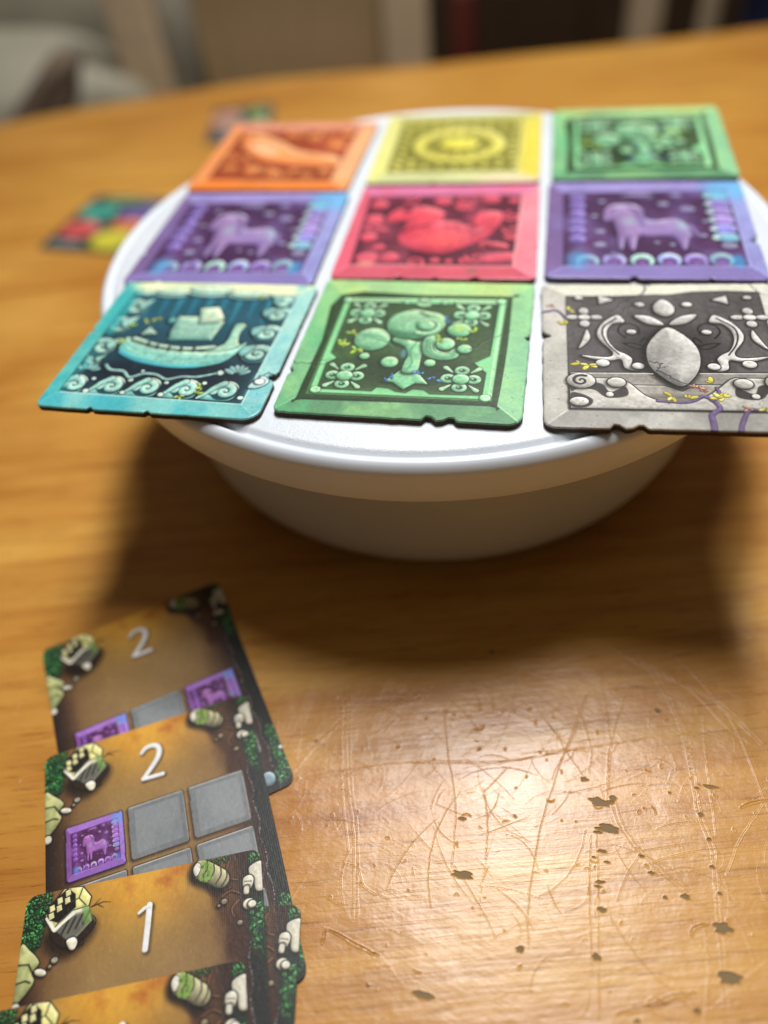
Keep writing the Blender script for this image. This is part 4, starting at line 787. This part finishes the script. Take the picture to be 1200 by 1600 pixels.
def table_mat():
    m = mat('varnished_pine', rough=.34, spec=.62); b = bsdf(m)
    tc = N(m, 'ShaderNodeTexCoord').outputs['Object']
    vg = mapped(m, (1, 1, 1), -GA)
    st = N(m, 'ShaderNodeMapping'); st.inputs['Scale'].default_value = (5, 60, 5); L(m, vg, st.inputs[0]); n1 = noise(m, st.outputs[0], 2.2, 8, .62, .5)
    s2 = N(m, 'ShaderNodeMapping'); s2.inputs['Scale'].default_value = (2.2, 11, 1); L(m, vg, s2.inputs[0]); n2 = noise(m, s2.outputs[0], 1.5, 5, .55, 1.2)
    s3 = N(m, 'ShaderNodeMapping'); s3.inputs['Scale'].default_value = (28, 420, 10); L(m, vg, s3.inputs[0]); n3 = noise(m, s3.outputs[0], 2.0, 4, .6, .2)
    s4 = N(m, 'ShaderNodeMapping'); s4.inputs['Scale'].default_value = (1.0, 4.5, 1); L(m, vg, s4.inputs[0])
    wv = N(m, 'ShaderNodeTexWave', wave_type='BANDS', bands_direction='Y'); wv.inputs['Scale'].default_value = 5.5; wv.inputs['Distortion'].default_value = 7; wv.inputs['Detail'].default_value = 3; wv.inputs['Detail Scale'].default_value = 1.4; L(m, s4.outputs[0], wv.inputs[0])
    n4 = noise(m, vg, 7, 4, .5)
    base = ramp(m, [(.25, (.40, .155, .020)), (.45, (.54, .255, .045)), (.62, (.63, .335, .066)), (.82, (.69, .38, .09))], n2)
    base = mixc(m, base, ramp(m, [(.30, (.62, .50, .38)), (.52, (1, 1, 1)), (.75, (1.08, 1.08, 1.08))], n1), .5, 'MULTIPLY')
    base = mixc(m, base, ramp(m, [(.0, (.80, .66, .52)), (.35, (1, 1, 1)), (1, (1.04, 1.04, 1.04))], wv.outputs['Fac']), .4, 'MULTIPLY')
    base = mixc(m, base, ramp(m, [(.30, (.42, .30, .22)), (.42, (1, 1, 1))], n3), .75, 'MULTIPLY')
    base = mixc(m, base, ramp(m, [(.35, (.85, .74, .66)), (.6, (1, 1, 1))], n4), .6, 'MULTIPLY')
    # the worn patch
    mp = N(m, 'ShaderNodeMapping'); mp.inputs['Location'].default_value = (-TX0 / TWX, -TY0 / TWY, 0); mp.inputs['Scale'].default_value = (1 / TWX, 1 / TWY, 1); L(m, tc, mp.inputs[0])
    im = N(m, 'ShaderNodeTexImage', image=image('table_wear', wear_map(), False), extension='EXTEND', interpolation='Linear'); L(m, mp.outputs[0], im.inputs[0])
    se = N(m, 'ShaderNodeSeparateColor'); L(m, im.outputs['Color'], se.inputs[0])
    base = mixc(m, base, (.10, .05, .025), mathn(m, 'MULTIPLY', se.outputs[2], .8))
    base = mixc(m, base, (.20, .13, .048), se.outputs[1])
    L(m, base, b.inputs['Base Color'])
    sv = mapped(m, (1, 1, 1), .35); s5 = N(m, 'ShaderNodeMapping'); s5.inputs['Scale'].default_value = (60, 700, 1); L(m, sv, s5.inputs[0]); f1 = noise(m, s5.outputs[0], 1.6, 3)
    vor = N(m, 'ShaderNodeTexVoronoi', feature='DISTANCE_TO_EDGE'); vor.inputs['Scale'].default_value = 160; vor.inputs['Randomness'].default_value = 1; L(m, sv, vor.inputs[0])
    cr = mathn(m, 'MULTIPLY', mathn(m, 'LESS_THAN', vor.outputs['Distance'], .03), mathn(m, 'GREATER_THAN', noise(m, sv, 55, 3), .56))
    nb = bump(m, n3, .28, .0004); nb = bump(m, noise(m, tc, 130, 5, .6), .22, .0010, nb); nb = bump(m, noise(m, tc, 24, 3, .5), .20, .004, nb); nb = bump(m, f1, .10, .0003, nb); nb = bump(m, cr, -.12, .0003, nb)
    nb = bump(m, se.outputs[0], 1.0, .0007, nb)
    L(m, nb, b.inputs['Normal'])
    r = mathn(m, 'ADD', mathn(m, 'MULTIPLY', noise(m, tc, 18, 5, .6), .20), .22); r = mathn(m, 'ADD', r, mathn(m, 'MULTIPLY', se.outputs[1], .4))
    L(m, r, b.inputs['Roughness']); b.inputs['Coat Weight'].default_value = .0
    return m
TBL = [(-.4226, .4242), (-.3746, .4497), (-.3234, .4712), (-.2708, .4914), (-.217, .5103), (-.1608, .521), (-.1047, .53), (-.0495, .5405), (.0052, .5527), (.0597, .563), (.1139, .5751), (.1681, .5888), (.2224, .6042),
       (.35, .635), (.55, .672), (.75, .69), (.92, .66), (1.03, .56), (1.08, .40), (1.07, .15), (1.0, -.15), (.88, -.38), (.68, -.52), (.40, -.60), (.05, -.64), (-.28, -.62), (-.55, -.50), (-.70, -.30), (-.74, -.05), (-.70, .16), (-.60, .31), (-.51, .38)]
M_TABLE = table_mat()
table = thing('wooden_table', 'worn honey-coloured varnished wooden table with scratches and chipped spots', 'table', (0, 0, 0))
def tabletop():
    P = [Vector(p) for p in cat(TBL, True, 6)][::-1]; T = .034; rings = []
    for ins, z in ((.012, -T), (.004, -T + .003), (0, -T + .010), (0, -.010), (.0012, -.005), (.004, -.0015), (.009, 0)):
        rings.append((inset(P, ins), z))
    return prism('tabletop', rings, [M_TABLE], table, lambda a, b: (a, b))
def area2(P): return sum(P[i - 1][0] * P[i][1] - P[i][0] * P[i - 1][1] for i in range(len(P)))
if area2(TBL) > 0: TBL = TBL[::-1]       # cat(...)[::-1] then runs counter-clockwise
tabletop()
for x, y in ((-.48, -.30), (-.42, .24), (.72, -.25), (.76, .44)):
    o = lathe('leg', [(.018, -.745), (.022, -.70), (.026, -.40), (.033, -.12), (.036, -.10), (.030, -.085), (.038, -.07), (.038, -.034)], M_TABLE, table, 24); o.location = (x, y, 0)

# ------------------------------------------------------------------ what stands behind the table, far out of focus
def wood_mat(name, a, b_, sc_=(3, 3, 40), rough=.45):
    m = mat(name, rough=rough); v = mapped(m, sc_); n = noise(m, v, 3, 5, .6, .4); L(m, ramp(m, [(.3, a), (.7, b_)], n), bsdf(m).inputs['Base Color']); L(m, bump(m, n, .15, .002), bsdf(m).inputs['Normal']); return m
def cloth_mat(name, a, b_):
    m = mat(name, rough=.9, spec=.2); v = mapped(m); n = noise(m, v, 9, 5, .6); L(m, ramp(m, [(.35, a), (.65, b_)], n), bsdf(m).inputs['Base Color']); L(m, bump(m, noise(m, v, 420, 2), .4, .001), bsdf(m).inputs['Normal']); return m
M_OAK = wood_mat('pale_oak', (.55, .41, .26), (.66, .51, .34)); M_PANEL = wood_mat('brown_panel', (.44, .31, .165), (.52, .37, .20), (30, 3, 3))
M_FLOOR = wood_mat('floor_boards', (.05, .028, .014), (.09, .052, .026), (4, 30, 1), .5); M_DARK = wood_mat('dark_cabinet', (.06, .034, .017), (.11, .066, .034), (3, 3, 20))
M_GREY = cloth_mat('pale_grey_cloth', (.33, .31, .235), (.46, .43, .34)); M_OLIVE = cloth_mat('olive_cloth', (.09, .075, .03), (.13, .11, .05)); M_NAVY = cloth_mat('navy_cloth', (.006, .008, .03), (.012, .016, .06)); M_SHADE = cloth_mat('shade_brown', (.14, .10, .075), (.19, .14, .10))  # the last, brown one carries the armchair's shadow as colour
M_RED = mat('red_cover', (.14, .018, .010), .6)
E0 = Vector((-.0495, .5405)); UU = Vector((math.cos(GA), math.sin(GA))); VV = Vector((-UU.y, UU.x))
def at(u, d): p = E0 + UU * u + VV * d; return p.x, p.y
def chair(label, u, d, w, turn, panel=True, m1=M_OAK, m2=M_PANEL, posts=2, pw=.045):
    x, y = at(u, d); t = thing('dining_chair', label, 'chair', (x, y, -.745), GA + turn, 'wooden chairs behind the table')
    zt = .88
    for sx in (-1, 1): box('back_post', sx * (w / 2 - pw / 2), 0, zt / 2, pw, .036, zt, m1, t, .006)
    box('top_rail', 0, 0, zt - .035, w - 2 * pw - .002, .028, .07, m1, t, .006)
    if panel: box('back_panel', .02, .006, .70, w - 2 * pw - .042, .016, .24, m2, t, .005)
    else:
        for k in range(3): box('back_slat', (k - 1) * w * .19, 0, .645, .026, .014, .38, m1, t, .004)
    box('lower_rail', 0, 0, .43, w - 2 * pw - .002, .024, .05, m1, t, .005)
    box('seat', 0, -.21, .445, w, .38, .03, m2, t, .010)
    for sx in (-1, 1): box('leg', sx * (w / 2 - .03), -.36, .214, .034, .034, .428, m1, t, .005)
    return t
chair('blurred pale wooden chair with a broad brown back panel, beyond the table edge', -.175, .30, .37, 0, True, pw=.055)
chair('blurred slatted wooden chair in dark surroundings at the upper right', .50, .50, .40, .25, False, m2=M_DARK, pw=.038)
# cushion bag on a stool, upper left
def blob(name, c, r, m, parent, seed, amp=.12, fold=5):
    bm = bmesh.new(); bmesh.ops.create_icosphere(bm, subdivisions=5, radius=1); q = random.Random(seed); ph = [q.uniform(0, 6) for _ in range(6)]
    for v in bm.verts:
        p = v.co.copy(); k = 1 + amp * .35 * math.sin(fold * p.x + ph[0] + 2 * math.sin(2 * p.z + ph[1])) + amp * .25 * math.sin(fold * 1.7 * p.z + ph[2] + p.y * 3) + amp * .15 * math.sin(9 * p.y + ph[3])
        s_ = Vector([math.copysign(abs(a) ** .72, a) for a in p]); v.co = Vector((s_.x * r[0], s_.y * r[1], s_.z * r[2])) * k
    bm.transform(Matrix.Translation(c)); me = bpy.data.meshes.new(name); bm.to_mesh(me); bm.free(); me.polygons.foreach_set('use_smooth', [True] * len(me.polygons))
    return link(name, me, parent, [m])
x, y = at(-.60, .34)
arm = thing('armchair', 'blurred pale grey upholstered armchair beyond the table, at the upper left corner', 'armchair', (x, y, -.745), GA)
blob('seat_cushion', (0, 0, .40), (.30, .28, .12), M_GREY, arm, 3, .10); blob('arm_cushion', (.02, -.02, .58), (.26, .12, .15), M_GREY, arm, 5, .14); blob('backrest', (0, .22, .62), (.30, .10, .26), M_GREY, arm, 8, .1)
box('base', 0, 0, .16, .56, .50, .26, M_GREY, arm, .03)
def on_arm(lx, ly, lz): p = Vector(at(-.60, .34)) + UU * lx + VV * ly; return (p.x, p.y, lz - .745)
o = blob('olive_cushion', (0, 0, 0), (.05, .03, .028), M_OLIVE, None, 2, .1); o.location = on_arm(.065, -.155, .735); tag(o, 'small dark olive cushion on the pale grey armchair, upper left corner', 'cushion')
o = blob('shade_strip', (0, 0, 0), (.10, .03, .024), M_SHADE, None, 4, .1); o.location = on_arm(.15, -.165, .665); o.rotation_euler = (0, -.75, GA); tag(o, 'brown strip added for the diagonal shadow on the arm of the grey armchair', 'shade')  # brown strip added in place of a diagonal shadow across the armchair
# cabinet with a red spine
x, y = at(.45, 1.25); cab = thing('dark_cabinet', 'dark brown cabinet in the unlit background at the upper right', 'cabinet', (x, y, -.745), GA)
box('carcass', 0, .2, .55, 1.9, .4, 1.1, M_DARK, cab, .008)
for k in range(4): box('door', -.7 + k * .47, -.012, .55, .45, .02, 1.0, M_DARK, cab, .006); 
x, y = at(.10, .62); red = box('red_book', x, y, -.20, .030, .14, .24, M_RED, None, .004); tag(red, 'dull red upright book in the dark gap behind the table', 'book')
x, y = at(.10, .62); st = thing('dark_stool', 'dark stool under the red book behind the table', 'stool', (x, y, -.745), GA); box('seat', 0, 0, .41, .26, .26, .03, M_DARK, st)
for sx in (-1, 1):
    for sy in (-1, 1): box('leg', sx * .1, sy * .1, .197, .03, .03, .393, M_DARK, st)
x, y = at(.58, .42); bagt = blob('navy_bag', (0, 0, 0), (.13, .09, .12), M_NAVY, None, 6, .1); bagt.location = (x, y, -.16); tag(bagt, 'dark navy cloth bag barely showing at the upper right corner', 'bag')
fl = mesh('floor', [(-5, -4, -.745), (5, -4, -.745), (5, 6, -.745), (-5, 6, -.745)], [(0, 1, 2, 3)], [M_FLOOR]); fl['kind'] = 'structure'
M_WALL = wood_mat('beige_wall', (.30, .24, .17), (.34, .27, .19), (2, 2, 2), .8)
wl = box('wall', 0, 3.2, .55, 8, .1, 2.6, M_WALL, None, 0); wl.rotation_euler = (0, 0, 0); tag(wl, kind='structure')
